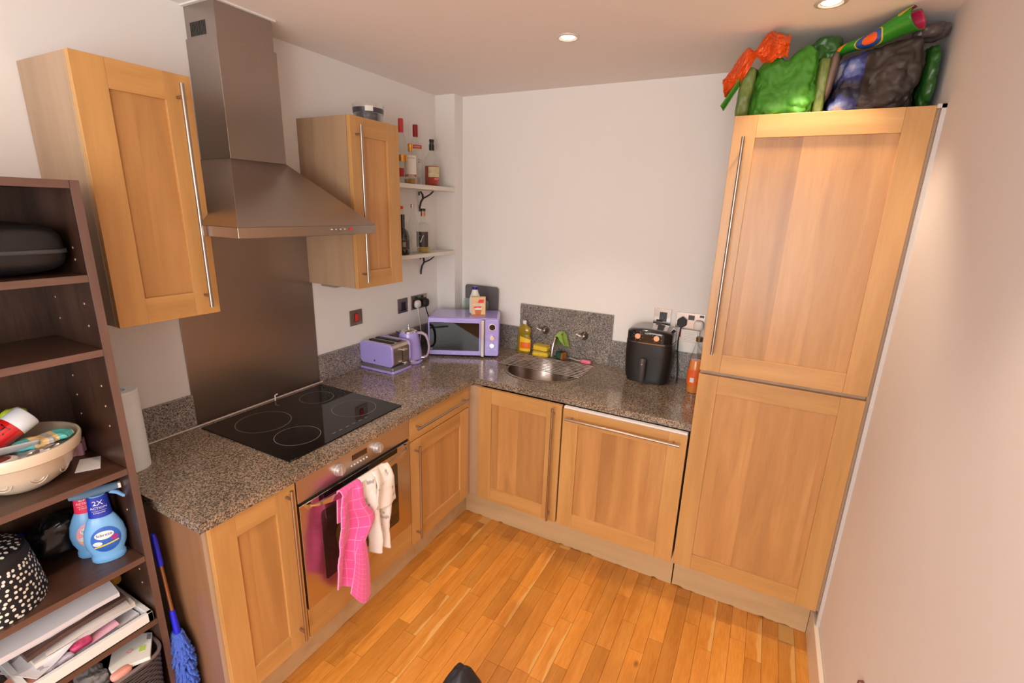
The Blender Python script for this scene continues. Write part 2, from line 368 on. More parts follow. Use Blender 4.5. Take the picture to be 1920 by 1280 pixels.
# floor: oak strips laid along the room
def floor_mat():
    m, nt, b = nodes('floor_oak'); v = coords(nt, (1, .10, 1), 9)
    n1 = N(nt, 'ShaderNodeTexNoise'); n1.inputs['Scale'].default_value = 16; n1.inputs['Detail'].default_value = 5; n1.inputs['Distortion'].default_value = .8; nt.links.new(v, n1.inputs[0])
    n2 = N(nt, 'ShaderNodeTexNoise'); n2.inputs['Scale'].default_value = 170; n2.inputs['Detail'].default_value = 3; nt.links.new(v, n2.inputs[0])
    c = ramp(nt, n1.outputs[0], [(.28, (.50,.180,.020,1)), (.5, (.64,.255,.038,1)), (.75, (.73,.33,.065,1))])
    c = mixc(nt, .22, c, ramp(nt, n2.outputs[0], [(.35, (.48,.17,.022,1)), (.6, (.75,.35,.08,1))]))
    oi = N(nt, 'ShaderNodeObjectInfo'); tr = N(nt, 'ShaderNodeMapRange'); tr.inputs[3].default_value = .80; tr.inputs[4].default_value = 1.16; nt.links.new(oi.outputs['Random'], tr.inputs[0])
    hs = N(nt, 'ShaderNodeHueSaturation'); nt.links.new(tr.outputs[0], hs.inputs['Value']); nt.links.new(c, hs.inputs['Color'])
    # pale sapwood streak along an edge of some strips
    tc = N(nt, 'ShaderNodeTexCoord'); sp = N(nt, 'ShaderNodeSeparateXYZ'); nt.links.new(tc.outputs['Object'], sp.inputs[0])
    n3 = N(nt, 'ShaderNodeTexNoise'); n3.inputs['Scale'].default_value = 5; v3 = coords(nt, (.2, 1, .2), 31); nt.links.new(v3, n3.inputs[0])
    a = N(nt, 'ShaderNodeMath', operation='MULTIPLY_ADD'); a.inputs[1].default_value = .06; nt.links.new(n3.outputs[0], a.inputs[0]); nt.links.new(sp.outputs[0], a.inputs[2])
    g = N(nt, 'ShaderNodeMapRange'); g.inputs[1].default_value = .079; g.inputs[2].default_value = .084; nt.links.new(a.outputs[0], g.inputs[0])
    fr = N(nt, 'ShaderNodeMath', operation='MULTIPLY'); fr.inputs[1].default_value = 7.31; nt.links.new(oi.outputs['Random'], fr.inputs[0])
    f2 = N(nt, 'ShaderNodeMath', operation='FRACT'); nt.links.new(fr.outputs[0], f2.inputs[0])
    gt = N(nt, 'ShaderNodeMath', operation='GREATER_THAN'); gt.inputs[1].default_value = .84; nt.links.new(f2.outputs[0], gt.inputs[0])
    mm = N(nt, 'ShaderNodeMath', operation='MULTIPLY'); nt.links.new(g.outputs[0], mm.inputs[0]); nt.links.new(gt.outputs[0], mm.inputs[1])
    m3 = N(nt, 'ShaderNodeMath', operation='MULTIPLY'); m3.inputs[1].default_value = .6; nt.links.new(mm.outputs[0], m3.inputs[0])
    c = mixc(nt, m3.outputs[0], hs.outputs[0], (.80,.50,.17,1))
    kv = N(nt, 'ShaderNodeTexVoronoi', feature='F1'); kv.inputs['Scale'].default_value = 3.1; v5 = coords(nt, (1, .6, 1), 23); nt.links.new(v5, kv.inputs[0])
    kr = N(nt, 'ShaderNodeMapRange'); kr.inputs[1].default_value = .045; kr.inputs[2].default_value = .012; kr.inputs[4].default_value = .8; nt.links.new(kv.outputs['Distance'], kr.inputs[0])
    c = mixc(nt, kr.outputs[0], c, (.14,.045,.008,1))
    # worn, grey-brown stains here and there
    ge = N(nt, 'ShaderNodeNewGeometry'); n4 = N(nt, 'ShaderNodeTexNoise'); n4.inputs['Scale'].default_value = 3.2; n4.inputs['Detail'].default_value = 4; nt.links.new(ge.outputs['Position'], n4.inputs[0])
    st = N(nt, 'ShaderNodeMapRange'); st.inputs[1].default_value = .58; st.inputs[2].default_value = .75; st.inputs[4].default_value = .38; nt.links.new(n4.outputs[0], st.inputs[0])
    c = mixc(nt, st.outputs[0], c, (.30,.105,.018,1))
    nt.links.new(c, b.inputs['Base Color']); b.inputs['Roughness'].default_value = .34; b.inputs['Coat Weight'].default_value = .25; b.inputs['Coat Roughness'].default_value = .18
    bump(nt, b, n2.outputs[0], .05, .001); return m
FLO = floor_mat(); GAP = plain('floor_joint', (.16,.05,.01,1), .7)
fl = struct('floor', MB().box(-.12, WX+.12, YR-.12, .12, FZ-.1, FZ-.004), GAP)
lens = [.26, .33, .40, .47, .54]; SW = .0640
protos = {}
for L in lens:
    mb = MB(); h = .0045; g = .0006
    mb.box(g, SW-g, g, L-g, -.004, 0); protos[L] = mb.mesh('floor_strip', [FLO], smooth=False)
cnt = 0; rest = MB(); rnd = random.Random(3)
for k in range(37):
    xa = .022 + k*SW
    if xa + SW > WX: continue
    y = -.42 - rnd.random()*.3 - .05
    first = True
    while y > YR + .3:
        L = rnd.choice(lens)
        if (xa > .40 and y > -2.35 and cnt < 290) or False:
            o = bpy.data.objects.new('floor_strip', protos[L]); C.objects.link(o); o.parent = fl; o.location = (xa, y - L, FZ); cnt += 1
            if first:
                part('floor_strip', MB().box(xa+.0006, xa+SW-.0006, y+.0006, -.30, FZ-.004, FZ), FLO, fl, smooth=False); cnt += 1; first = False
        else: rest.box(xa+.0006, xa+SW-.0006, y-L+.0006, y-.0006, FZ-.004, FZ); first = False
        y -= L
o = part('floor_strips_beyond', rest, FLO, fl, smooth=False); o['kind'] = 'stuff'

# ------------------------------------------------------------------ recessed ceiling lights
GLOW = plain('lamp_glow', (1, .93, .80, 1), .5, emit=14)
RIM = plain('downlight_rim', (.72,.66,.60,1), .35, .3)
def downlight(x, y, label):
    t = thing('ceiling_downlight', label, 'ceiling light', (x, y, H), group='recessed ceiling downlights')
    part('trim_ring', MB().lathe(0, 0, [(.030, -.002), (.036, -.006), (.047, -.004), (.049, -.0005), (.030, -.0005)], 32, cap=False), RIM, t, local=True)
    part('lamp_face', MB().lathe(0, 0, [(0, -.0035), (.022, -.003), (.026, -.0012), (0, -.001)], 28), GLOW, t, local=True)
    l = bpy.data.lights.new('bulb', 'SPOT'); l.energy = SPOT_POWER; l.color = SPOT_COL; l.spot_size = math.radians(86); l.spot_blend = .6; l.shadow_soft_size = .03
    o = bpy.data.objects.new('bulb', l); C.objects.link(o); o.parent = t; o.location = (0, 0, -.035); return t
DLN = ['round recessed downlight in the ceiling, left of the two in view', 'round recessed downlight at the top edge, above the shopping bags', 'recessed downlight over the middle of the room on the hob side', 'recessed downlight over the middle of the room by the right wall', 'recessed downlight at the rear of the room on the left', 'recessed downlight at the rear of the room on the right']
for (x, y), n in zip(DOWNLIGHTS, DLN): downlight(x, y, n)

# ------------------------------------------------------------------ doors and cabinets
def place(axis, face):
    """(u, v, w) -> room: u along the front, v up, w outwards"""
    if axis == 'x': return lambda u, v, w: (face + w, u, v)
    return lambda u, v, w: (u, face - w, v)
def fbox(mb, P, u0, u1, v0, v1, w0, w1, m=0):
    a = P(u0, v0, w0); b_ = P(u1, v1, w1); return mb.box(a[0], b_[0], a[1], b_[1], a[2], b_[2], m)
def bar_handle(P, par, a, b_, fixed, vertical, out=.032, r=.006):
    mb = MB(); Q = (lambda t, w: P(fixed, t, w)) if vertical else (lambda t, w: P(t, fixed, w))
    mb.cyl(Q(a, out), Q(b_, out), r, 14)
    d = (b_-a)*.055 if abs(b_-a) > .3 else (b_-a)*.1
    for t in (a + d, b_ - d): mb.cyl(Q(t, 0), Q(t, out), .0048, 10)
    return part('handle', mb, HANDLE, par)
def shaker(par, axis, face, u0, u1, v0, v1, st=.082, name='door', th=.02, label=None):
    P = place(axis, face - th if axis == 'x' else face + th)
    rail = OAKY if axis == 'x' else OAKX; pan = PANY if axis == 'x' else PANX
    mb = MB(); g = .0015
    fbox(mb, P, u0+g, u0+st, v0+g, v1-g, 0, th, 0); fbox(mb, P, u1-st, u1-g, v0+g, v1-g, 0, th, 0)
    fbox(mb, P, u0+st, u1-st, v1-st, v1-g, 0, th-.0003, 1); fbox(mb, P, u0+st, u1-st, v0+g, v0+st, 0, th-.0003, 1)
    d = part(name, mb, [OAKV, rail], par, bevel=.0012, label=label)
    pb = MB(); fbox(pb, P, u0+st-.003, u1-st+.003, v0+st-.003, v1-st+.003, .004, th-.009)
    part('panel', pb, pan, d)
    return d, place(axis, face)
DX = .645; DY = -.668; ZB = .195; ZT = .866
# base cabinet nearest the camera on the left
t = thing('base_cabinet', 'oak base cabinet at the near end of the worktop, beside the dark bookcase', 'cabinet', (.3, -1.93, FZ))
part('carcass', MB().box(.03, DX-.022, -2.066, -1.792, ZB, WB-.001), BEECH, t)
part('end_panel', MB().box(.03, DX-.040, -2.085, -2.0665, FZ, WB-.001), ENDP, t, label='beech end panel, coloured red-brown for its shade')
part('end_panel_edge', MB().box(DX-.040, DX-.020, -2.0852, -2.0660, FZ, WB-.002), BEECH, t, label='pale beech edging strip')
d, P = shaker(t, 'x', DX, -2.082, -1.788, ZB, ZT, st=.078); bar_handle(P, d, .239, .862, -1.826, True)
# oven housing
t = thing('oven_housing', 'oak cabinet around the oven with a plain oak panel below it', 'cabinet', (.3, -1.487, FZ))
part('carcass', MB().box(.03, .06, -1.788, -1.188, ZB, WB-.001).box(.06, DX-.04, -1.790, -1.784, ZB, WB-.001).box(.06, DX-.04, -1.190, -1.184, ZB, WB-.001).box(.06, DX-.04, -1.784, -1.190, ZB, .32), BEECH, t)
part('lower_panel', MB().box(DX-.02, DX, -1.785, -1.188, ZB+.001, .322), OAKY, t, bevel=.0015)
# drawer unit
t = thing('drawer_cabinet', 'oak base cabinet with one drawer above a door, right of the oven', 'cabinet', (.3, -.93, FZ))
part('carcass', MB().box(.03, DX-.022, -1.180, -.690, ZB, WB-.001), BEECH, t)
P = place('x', DX-.02); mb = MB(); fbox(mb, P, -1.184, -.690, .748, ZT-.001, 0, .02)
dr = part('drawer', mb, OAKY, t, bevel=.0012); bar_handle(place('x', DX), dr, -1.16, -.735, .812, False)
d, P = shaker(t, 'x', DX, -1.185, -.689, ZB, .745, st=.08); bar_handle(P, d, .228, .722, -1.150, True)
# corner post + sink cabinet
t = thing('sink_cabinet', 'oak corner base cabinet under the sink with one door', 'cabinet', (.9, -.3, FZ))
part('carcass', MB().box(.70, 1.176, DY+.022, -.03, ZB, .70), BEECH, t)
part('corner_post', MB().box(DX-.004, .700, DY+.004, DY+.05, ZB, ZT-.001).box(DX-.05, DX-.004, -.689, DY+.05, ZB, ZT-.001), BEECH, t, label='pale beech corner post')
d, P = shaker(t, 'y', DY, .694, 1.180, ZB, ZT); bar_handle(P, d, .216, .852, 1.141, True)
# integrated appliance
t = thing('appliance_cabinet', 'oak-fronted built-in appliance between sink cabinet and tall cabinet', 'appliance', (1.48, -.3, FZ))
part('carcass', MB().box(1.186, 1.774, DY+.022, -.03, ZB, .858), plain('appliance_grey', (.30,.29,.28,1), .5), t)
d, P = shaker(t, 'y', DY, 1.185, 1.776, ZB, ZT-.010); bar_handle(P, d, 1.206, 1.749, .812, False)
part('seal_strip', MB().box(1.19, 1.772, DY+.001, DY+.02, ZT-.010, ZT-.0005), WHITE, t, label='chipped white strip along the top edge')
# tall cabinet
t = thing('tall_cabinet', 'tall oak two-door fridge cabinet against the right wall', 'cabinet', (2.07, -.3, FZ))
part('carcass', MB().box(1.786, 2.368, DY+.022, -.01, ZB, 2.142), BEECH, t)
part('filler_base', MB().box(2.3685, WX-.019, -.60, -.549, .137, ZB), BEECH, t); part('filler', MB().box(2.3685, WX-.0005, DY+.013, DY+.06, ZB, 2.148), BEECH, t)
d, P = shaker(t, 'y', DY, 1.782, 2.369, 1.164, 2.149, st=.079, label='upper oak door'); bar_handle(P, d, 1.247, 2.072, 1.824, True)
d, P = shaker(t, 'y', DY, 1.782, 2.369, ZB+.002, 1.150, st=.079, label='lower oak door without a handle')
# plinths
def ragged(x0, x1, y0, y1, n, seed, axis='x'):
    r = random.Random(seed); mb = MB(); pts = []
    for i in range(n+1):
        f = i/n; pts.append((x0 + (x1-x0)*f, FZ + (.0015 if r.random() < .6 else .011*r.random()**2)))
    poly = [(x0, ZB-.003)] + pts + [(x1, ZB-.003)]
    return mb.prism(poly, 'y' if axis == 'x' else 'x', y0, y1)
tag(part('plinth', ragged(.54, 1.777, -.548, -.530, 60, 1), PLIN, loc=(1.1, -.54, FZ)), 'pale beech plinth board under sink and appliance doors, chipped along the floor', 'plinth')
tag(part('plinth', ragged(1.783, 2.371, -.548, -.530, 30, 5), PLIN, loc=(2.0, -.54, FZ)), 'pale beech plinth board under the tall cabinet', 'plinth')
tag(part('plinth', ragged(-2.064, -.532, .520, .538, 20, 6, 'y'), PLIN, loc=(.53, -1.3, FZ)), 'pale beech plinth board under the oven side cabinets', 'plinth')

# wall cabinets
t = thing('wall_cabinet', 'oak wall cabinet left of the cooker hood, above the bookcase corner', 'cabinet', (.14, -1.913, 1.416))
part('carcass', MB().box(.002, .2825, -2.064, -1.763, 1.418, 2.156), BEECH, t, bevel=.001)
part('front_edging', MB().box(.2826, .2836, -2.0645, -2.046, 1.418, 2.156).box(.2826, .2836, -1.781, -1.7625, 1.418, 2.156), plain('pale_edging', (.62,.50,.34,1), .5), t)
d, P = shaker(t, 'x', .307, -2.066, -1.761, 1.416, 2.158, st=.080); bar_handle(P, d, 1.446, 2.127, -1.808, True)
t = thing('wall_cabinet', 'oak wall cabinet right of the cooker hood, beside the bottle shelves', 'cabinet', (.15, -.979, 1.416))
part('carcass', MB().box(.002, .305, -1.132, -.827, 1.418, 2.156), BEECH, t, bevel=.001)
d, P = shaker(t, 'x', .328, -1.134, -.825, 1.416, 2.158, st=.080); bar_handle(P, d, 1.447, 2.120, -1.100, True)
part('underside_batten', MB().box(.002, .10, -1.06, -.86, 1.392, 1.418), plain('grey_batten', (.28,.26,.25,1), .6), t, label='grey batten under the cabinet')

# ------------------------------------------------------------------ worktop with round sink cut-out
SXc, SYc, SR = .905, -.300, .213
mb = MB(); WXF = .653; WYF = -.642
mb.box(.001, WXF, -2.11, WYF, WB, WT)
mb.box(.001, .655, WYF, -.001, WB, WT)
mb.box(1.155, 1.7805, WYF, -.001, WB, WT)
N_ = 96; rx0, rx1, ry0, ry1 = .655, 1.155, WYF, -.001
ring = []; out = []
for i in range(N_):
    a = 2*PI*i/N_; c, s = math.cos(a), math.sin(a)
    ring.append((SXc + SR*c, SYc + SR*s))
    k = min(((rx1-SXc)/c if c > 1e-9 else (rx0-SXc)/c if c < -1e-9 else 9), ((ry1-SYc)/s if s > 1e-9 else (ry0-SYc)/s if s < -1e-9 else 9))
    out.append([SXc + k*c, SYc + k*s])
for cx_, cy_ in ((rx0, ry0), (rx0, ry1), (rx1, ry0), (rx1, ry1)):
    j = min(range(N_), key=lambda i: (out[i][0]-cx_)**2 + (out[i][1]-cy_)**2); out[j] = [cx_, cy_]
vs = [(x, y, z) for z in (WB, WT) for x, y in ring] + [(x, y, z) for z in (WB, WT) for x, y in out]
fs = []
for i in range(N_):
    j = (i+1) % N_; fs += [(N_+i, N_+j, 3*N_+j, 3*N_+i), (i, 2*N_+i, 2*N_+j, j), (i, j, N_+j, N_+i), (2*N_+i, 3*N_+i, 3*N_+j, 2*N_+j)]
mb.add(vs, fs)
tag(part('worktop', mb, GRAN, loc=(.3, -1, WB), smooth=False), 'L-shaped polished brown-grey granite worktop running round the corner', 'worktop')
def upst(x0, x1, y0, y1, z1, label): tag(part('granite_upstand', MB().box(x0, x1, y0, y1, WT+.0005, z1), GRANU, loc=((x0+x1)/2, (y0+y1)/2, WT), smooth=False), label, 'upstand')
upst(.001, .020, -2.11, -1.747, 1.036, 'short grey granite upstand behind the kitchen roll, left of the steel splashback')
upst(.001, .020, -1.119, -.092, 1.040, 'grey granite upstand on the left wall behind toaster and kettle')
upst(.147, .606, -.020, -.001, 1.055, 'grey granite upstand on the back wall behind the microwave')
upst(.607, 1.217, -.020, -.001, 1.210, 'tall grey granite panel behind the sink taps')
upst(1.218, 1.7805, -.020, -.001, 1.057, 'grey granite upstand on the back wall behind the air fryer')
mb = MB().cyl((.026, -2.09, WT+.004), (.026, -1.12, WT+.004), .0035, 8); struct('trim_2', mb, plain('sealant', (.62,.50,.45,1), .4))
tag(part('steel_splashback', MB().box(.0015, .006, -1.745, -1.120, WT+.001, 1.678), STEELD, loc=(.003, -1.43, WT), bevel=.001), 'tall brushed stainless steel splashback sheet between hob and hood', 'splashback')

# ------------------------------------------------------------------ cooker hood
t = thing('cooker_hood', 'stainless steel chimney cooker hood above the hob', 'cooker hood', (.0, -1.49, 1.68))
part('chimney', MB().box(.001, .1804, -1.578, -1.3433, 1.9408, 2.345), STEELV, t, bevel=.0015)
uc = part('upper_chimney', MB().box(.001, .1744, -1.572, -1.3493, 2.345, H-.001), STEELV, t, bevel=.0015)
mb = MB()
for i in range(10): x = .030 + i*.0092; mb.box(x, x+.0048, -1.5732, -1.5722, 2.352, 2.396)
o = part('vent_slots', mb, MBLACK, uc); o['kind'] = 'stuff'
hx, hy1, hy2, hz0, hz1, cz0 = .5087, -1.7964, -1.1955, 1.6788, 1.7127, 1.9408
V = [(.001, -1.578, cz0), (.1804, -1.578, cz0), (.1804, -1.3433, cz0), (.001, -1.3433, cz0), (.001, hy1, hz1), (hx, hy1, hz1), (hx, hy2, hz1), (.001, hy2, hz1)]
part('canopy', MB().add(V, [(3,2,1,0), (4,5,6,7), (0,1,5,4), (1,2,6,5), (2,3,7,6), (3,0,4,7)]), STEELH, t, bevel=.001)
rim = part('rim', MB().box(.001, hx, hy1, hy2, hz0, hz1-.0006), STEELH, t, bevel=.001)
for i in range(4): part('button', MB().cyl((hx, -1.423+.0215*i, 1.699), (hx+.005, -1.423+.0215*i, 1.699), .0062, 14), CHROME, rim)
part('indicator_lamp', MB().cyl((hx, -1.335, 1.699), (hx+.003, -1.335, 1.699), .005, 14), RED, rim, label='small red indicator lamp')
part('filter', MB().box(.06, .45, -1.74, -1.25, hz0-.006, hz0), plain('filter_mesh', (.35,.34,.33,1), .4, 1, bmp=.6, bsc=300), t)
mb = MB().box(.001, .186, -1.584, -1.3385, H-.006, H-.0005); part('ceiling_sealant', mb, WHITE, t)

# ------------------------------------------------------------------ hob
t = thing('ceramic_hob', 'black glass ceramic hob with four ring zones set in the worktop', 'hob', (.31, -1.45, WT))
gl = part('glass_top', MB().box(.053, .578, -1.750, -1.152, WT+.0005, WT+.006), GLOSSB, t, bevel=.0015)
RING = plain('hob_marking', (.20,.19,.18,1), .4)
def ringm(x, y, r):
    mb = MB(); n = 56; vs = []; fs = []
    for rr in (r-.0012, r+.0012):
        for i in range(n): a = 2*PI*i/n; vs.append((x + rr*math.cos(a), y + rr*math.sin(a), WT+.0064))
    for i in range(n): j = (i+1) % n; fs.append((i, j, n+j, n+i))
    part('zone_ring', mb.add(vs, fs), RING, gl)
for q in HOBR if 'HOBR' in globals() else [(.212, -1.588, .105), (.433, -1.600, .085), (.180, -1.290, .075), (.420, -1.290, .095)]: ringm(*q)
mb = MB()
for i in range(6): mb.box(.535, .539, -1.52+.035*i, -1.503+.035*i, WT+.0062, WT+.0066)
part('touch_controls', mb, RING, gl)

# ------------------------------------------------------------------ oven
OX = .650
t = thing('built_in_oven', 'built-in stainless steel oven below the hob with two knobs and towels on its handle', 'oven', (.4, -1.487, .325))
part('body', MB().box(.07, OX-.024, -1.778, -1.196, .33, .86), MBLACK, t)
cp = part('control_panel', MB().box(OX-.024, OX-.003, -1.785, -1.189, .776, WB-.0015), steel('oven_panel_steel', (.62,.55,.50,1), .33, 'y'), t, bevel=.0015)
for y in (-1.600, -1.393):
    k = part('knob', MB().cyl((OX-.003, y, .820), (OX+.004, y, .820), .024, 28).cyl((OX+.004, y, .820), (OX+.017, y, .820), .019, 28).box(OX+.017, OX+.0205, y-.003, y+.003, .803, .837), plain('silver_knob', (.62,.60,.60,1), .3, .7), cp, bevel=.001)
part('display', MB().box(OX-.003, OX-.0018, -1.530, -1.450, .822, .845), plain('oven_display', (.04,.015,.008,1), .08, coat=.5), cp)
for i in range(6): part('button', MB().cyl((OX-.003, -1.535+.0165*i, .803), (OX-.0005, -1.535+.0165*i, .803), .0032, 10), WHITE, cp)
dr = part('door', MB().box(OX-.024, OX, -1.783, -1.191, .327, .764), STEELO, t, bevel=.002)
part('door_top_glass', MB().box(OX-.002, OX+.0012, -1.70, -1.275, .742, .7635), GLOSSB, dr)
part('window', MB().prism(rrect(.42, .30, .012, 4, -1.487, .545), 'x', OX-.003, OX+.001), plain('oven_window', (.03,.015,.008,1), .05, coat=.6), dr)
part('gap', MB().box(OX-.030, OX-.012, -1.783, -1.191, .764, .776), MBLACK, t)
mb = MB(); n = 24; vs = []; fs = []
for i in range(n+1):
    f = i/n; y = -1.752 + .53*f; w_ = min(1, math.sin(PI*f)*1.7); x = OX + .004 + .052*min(1, math.sin(PI*f)**.45)
    th = .004
    vs += [(x-th, y, .752-.014*w_), (x+th, y, .752-.014*w_), (x+th, y, .757+.006*w_), (x-th, y, .757+.006*w_)]
for i in range(n):
    for k in range(4): a = i*4+k; b_ = i*4+(k+1) % 4; fs.append((a, b_, b_+4, a+4))
fs += [(0,1,2,3), tuple(n*4+k for k in (3,2,1,0))]
mb.add(vs, fs); mb.box(OX, OX+.012, -1.756, -1.740, .745, .762).box(OX, OX+.012, -1.236, -1.220, .745, .762)
part('handle', mb, plain('oven_handle', (.66,.60,.55,1), .2, 1), dr)

# ------------------------------------------------------------------ sink, rack, taps
t = thing('round_sink', 'round stainless steel sink bowl let into the granite worktop', 'sink', (SXc, SYc, WT))
SINK = plain('sink_steel', (.40,.35,.32,1), .24, 1, var=.05)
part('bowl', MB().lathe(SXc, SYc, [(.226, WT+.0006), (.227, WT+.003), (.218, WT+.0045), (.208, WT+.002), (.200, WT-.004), (.192, WT-.03), (.182, WT-.10), (.165, WT-.130), (.13, WT-.142), (.045, WT-.148), (.045, WT-.152), (.17, WT-.146), (.19, WT-.12), (.208, WT-.004)], 64, cap=False), SINK, t)
part('drain', MB().lathe(SXc, SYc, [(0, WT-.1465), (.030, WT-.1465), (.040, WT-.146), (.042, WT-.149), (0, WT-.149)], 28), DCHROME, t)
t = thing('drying_rack', 'stainless steel roll-up drying rack lying across the sink', 'rack', (SXc, -.24, WT))
RODS = 10
for i in range(RODS):
    f = i/(RODS-1); y = -.128 - .232*f; xa = .655 - .012*f; part('rod', MB().cyl((xa, y, WT+.0115), (xa+.497+.010*f, y, WT+.0115), .0024, 10), plain('rack_rod', (.66,.60,.56,1), .3, 1) if 'rack_rod' not in bpy.data.materials else bpy.data.materials['rack_rod'], t)
for x in (.70, 1.10): part('crossbar', MB().box(x-.004, x+.004, -.362, -.126, WT+.0052, WT+.0085), MBLACK, t)
for x, lab, rt in ((.788, 'left wall tap lever on the granite panel above the sink', .9), (1.049, 'right wall tap lever on the granite panel above the sink', .9)):
    t = thing('wall_tap', lab, 'tap', (x, -.021, 1.062), group='wall tap levers')
    def yl(prof, n=28): # lathe about the y axis
        m_ = MB().lathe(0, 0, prof, n); m_.v = [(x + a, -.0205 - c, 1.062 + b_) for a, b_, c in m_.v]; return m_
    part('flange', yl([(.027, 0), (.027, .004), (.022, .020), (.014, .034), (0, .034)]), DCHROME, t)
    part('lever', MB().tube([(x, -.058, 1.062), (x-.02, -.062, 1.068), (x-.040, -.064, 1.077)], [.007, .0055, .0045], 10).cyl((x, -.05, 1.062), (x, -.068, 1.062), .010, 16), CHROME, t)
t = thing('spout', 'curved chrome wall spout over the sink with a green cloth on it', 'tap', (.915, -.021, 1.03))
part('arm', MB().tube([(.918, -.022, 1.035), (.916, -.035, 1.052), (.912, -.06, 1.066), (.906, -.09, 1.064), (.899, -.118, 1.044), (.895, -.134, 1.012), (.893, -.141, .975), (.892, -.142, .935)], .0105, 16), CHROME, t)
part('wall_flange', MB().cyl((.918, -.0205, 1.035), (.918, -.027, 1.035), .022, 24), CHROME, t)
CLOTHG = plain('green_microfibre', (.24,.40,.055,1), .9, var=.12, sc=30, bmp=.5, bsc=350, sheen=.3)
def cloth_spout(u, v):
    # v runs over the spout from the front edge (left) to the back edge, u along the arm
    y = -.128 + .098*u + .006*math.sin(v*7)
    zt = 1.074 - .9*(y+.07)**2*6
    if v < .35: f = (.35-v)/.35; x = .897 - .004*f + .0*u; z = zt - .012 - .075*f*(.8+.3*u); x += .006*math.sin(u*9)
    elif v < .55: f = (v-.35)/.2; x = .893 + .034*f; z = zt + .008*math.sin(PI*f) - .008*(1-f)
    else: f = (v-.55)/.45; x = .927 + .030*f + .012*math.sin(u*8+f*2); z = zt - .006 - .088*f*(.55+.55*u)
    return (x, y, z)
tag(part('green_cloth', MB().grid(cloth_spout, 26, 34), CLOTHG, solid=.003, loc=(.91, -.08, 1.07)), 'light green cloth draped over the sink spout', 'cloth')

# washing-up liquid
def soft_bottle(prof, sx, sy, cx, cy, n=36): return MB().lathe(cx, cy, prof, n, sx=sx, sy=sy)
t = thing('washing_up_liquid', 'yellow washing-up liquid bottle with a white cap left of the sponges', 'bottle', (.668, -.075, WT))
cx, cy = .668, -.075
DSH = plain('yellow_detergent', (.28,.20,.012,1), .1, var=.1, coat=.8)
part('bottle_body', soft_bottle([(.030, WT), (.035, WT+.004), (.0375, WT+.06), (.036, WT+.10), (.030, WT+.125), (.0335, WT+.140), (.036, WT+.152), (.031, WT+.172), (.015, WT+.186), (.0125, WT+.194)], 1.32, .62, cx, cy), DSH, t)
part('cap', MB().lathe(cx, cy, [(.0125, WT+.195), (.013, WT+.212), (.010, WT+.216), (0, WT+.216)], 20), WHITE, t)
lb = MB(); FA = math.radians(-58)
def sbp(a, z, r): return (cx + r*1.325*math.cos(a), cy + r*.63*math.sin(a), z)
def label_patch(a0, a1, z0, z1, r, n=12, mrows=6, slope=0):
    mb = MB(); return mb.grid(lambda u, v: sbp(a0+(a1-a0)*u, z0 + (z1-z0-slope*u)*v, r + .0006 - .0015*abs(v-.4)), n, mrows)
part('label', label_patch(FA-.95, FA+.75, WT+.022, WT+.118, .0380, slope=.02), plain('yellow_label', (.85,.55,.02,1), .4), t)
part('label_band', label_patch(FA-.90, FA+.68, WT+.040, WT+.080, .0388), plain('orange_label', (.82,.16,.015,1), .4), t, label='orange printed band')

# sponges and brush
SPO = plain('yellow_sponge', (.78,.55,.04,1), .95, var=.15, sc=40, bmp=.8, bsc=220); SCR = plain('green_scourer', (.02,.09,.06,1), .95, var=.3, sc=60, bmp=.8, bsc=300)
def sponge(x, y, z, rz, label, edge=True):
    t = thing('sponge', label, 'sponge', (x, y, z), rz, group='stacked yellow sponges by the sink')
    m = blob((0, 0, .015), (.052, .030, .0145), e=(.3, .3), amp=.002, sc=60, seed=int(x*1000), nu=40, nv=20)
    part('foam', m, SPO, t, local=True); part('scouring_pad', MB().prism(rrect(.098, .056, .008), 'z', .0285, .0345), plain('dull_yellow_pad', (.55,.40,.05,1), .95, bmp=.8), t, local=True); return t
sponge(.790, -.072, WT+.001, .12, 'yellow sponge lying on the worktop, lower of the two stacked'); sponge(.785, -.058, WT+.0365, -.1, 'yellow sponge on top of the other one beside the tap')
t = thing('scouring_sponge', 'dark green and brown scourer standing behind the drying rack', 'sponge', (.925, -.062, WT), -.3)
part('pad', blob((-.012, 0, .024), (.022, .022, .023), e=(.35,.35), amp=.003, sc=60, seed=4, nu=32, nv=18), SCR, t, local=True)
part('foam', blob((.016, -.002, .024), (.009, .022, .023), e=(.35,.35), amp=.003, sc=60, seed=6, nu=32, nv=18), plain('brown_foam', (.35,.13,.03,1), .95, bmp=.6), t, local=True)
t = thing('dish_brush', 'dish brush with a pink handle end lying by the back upstand', 'brush', (1.03, -.068, WT))
part('grip', blob((1.088, -.074, WT+.014), (.032, .012, .0125), e=(.5,.5), amp=.001, seed=3, nu=32, nv=18), plain('pink_grip', (.85,.20,.34,1), .45), t)
part('shaft', MB().tube([(1.06, -.070, WT+.013), (1.02, -.062, WT+.013), (.975, -.052, WT+.016)], [.009, .0065, .008], 12, flat=(1.2,.6)), glass('clear_shaft', (.70,.68,.66,1), .1, .45), t)
part('bristles', blob((.965, -.050, WT+.010), (.016, .014, .010), e=(.8,.8), amp=.004, sc=120, seed=3, nu=36, nv=18), plain('grey_bristle', (.10,.08,.08,1), .8), t)

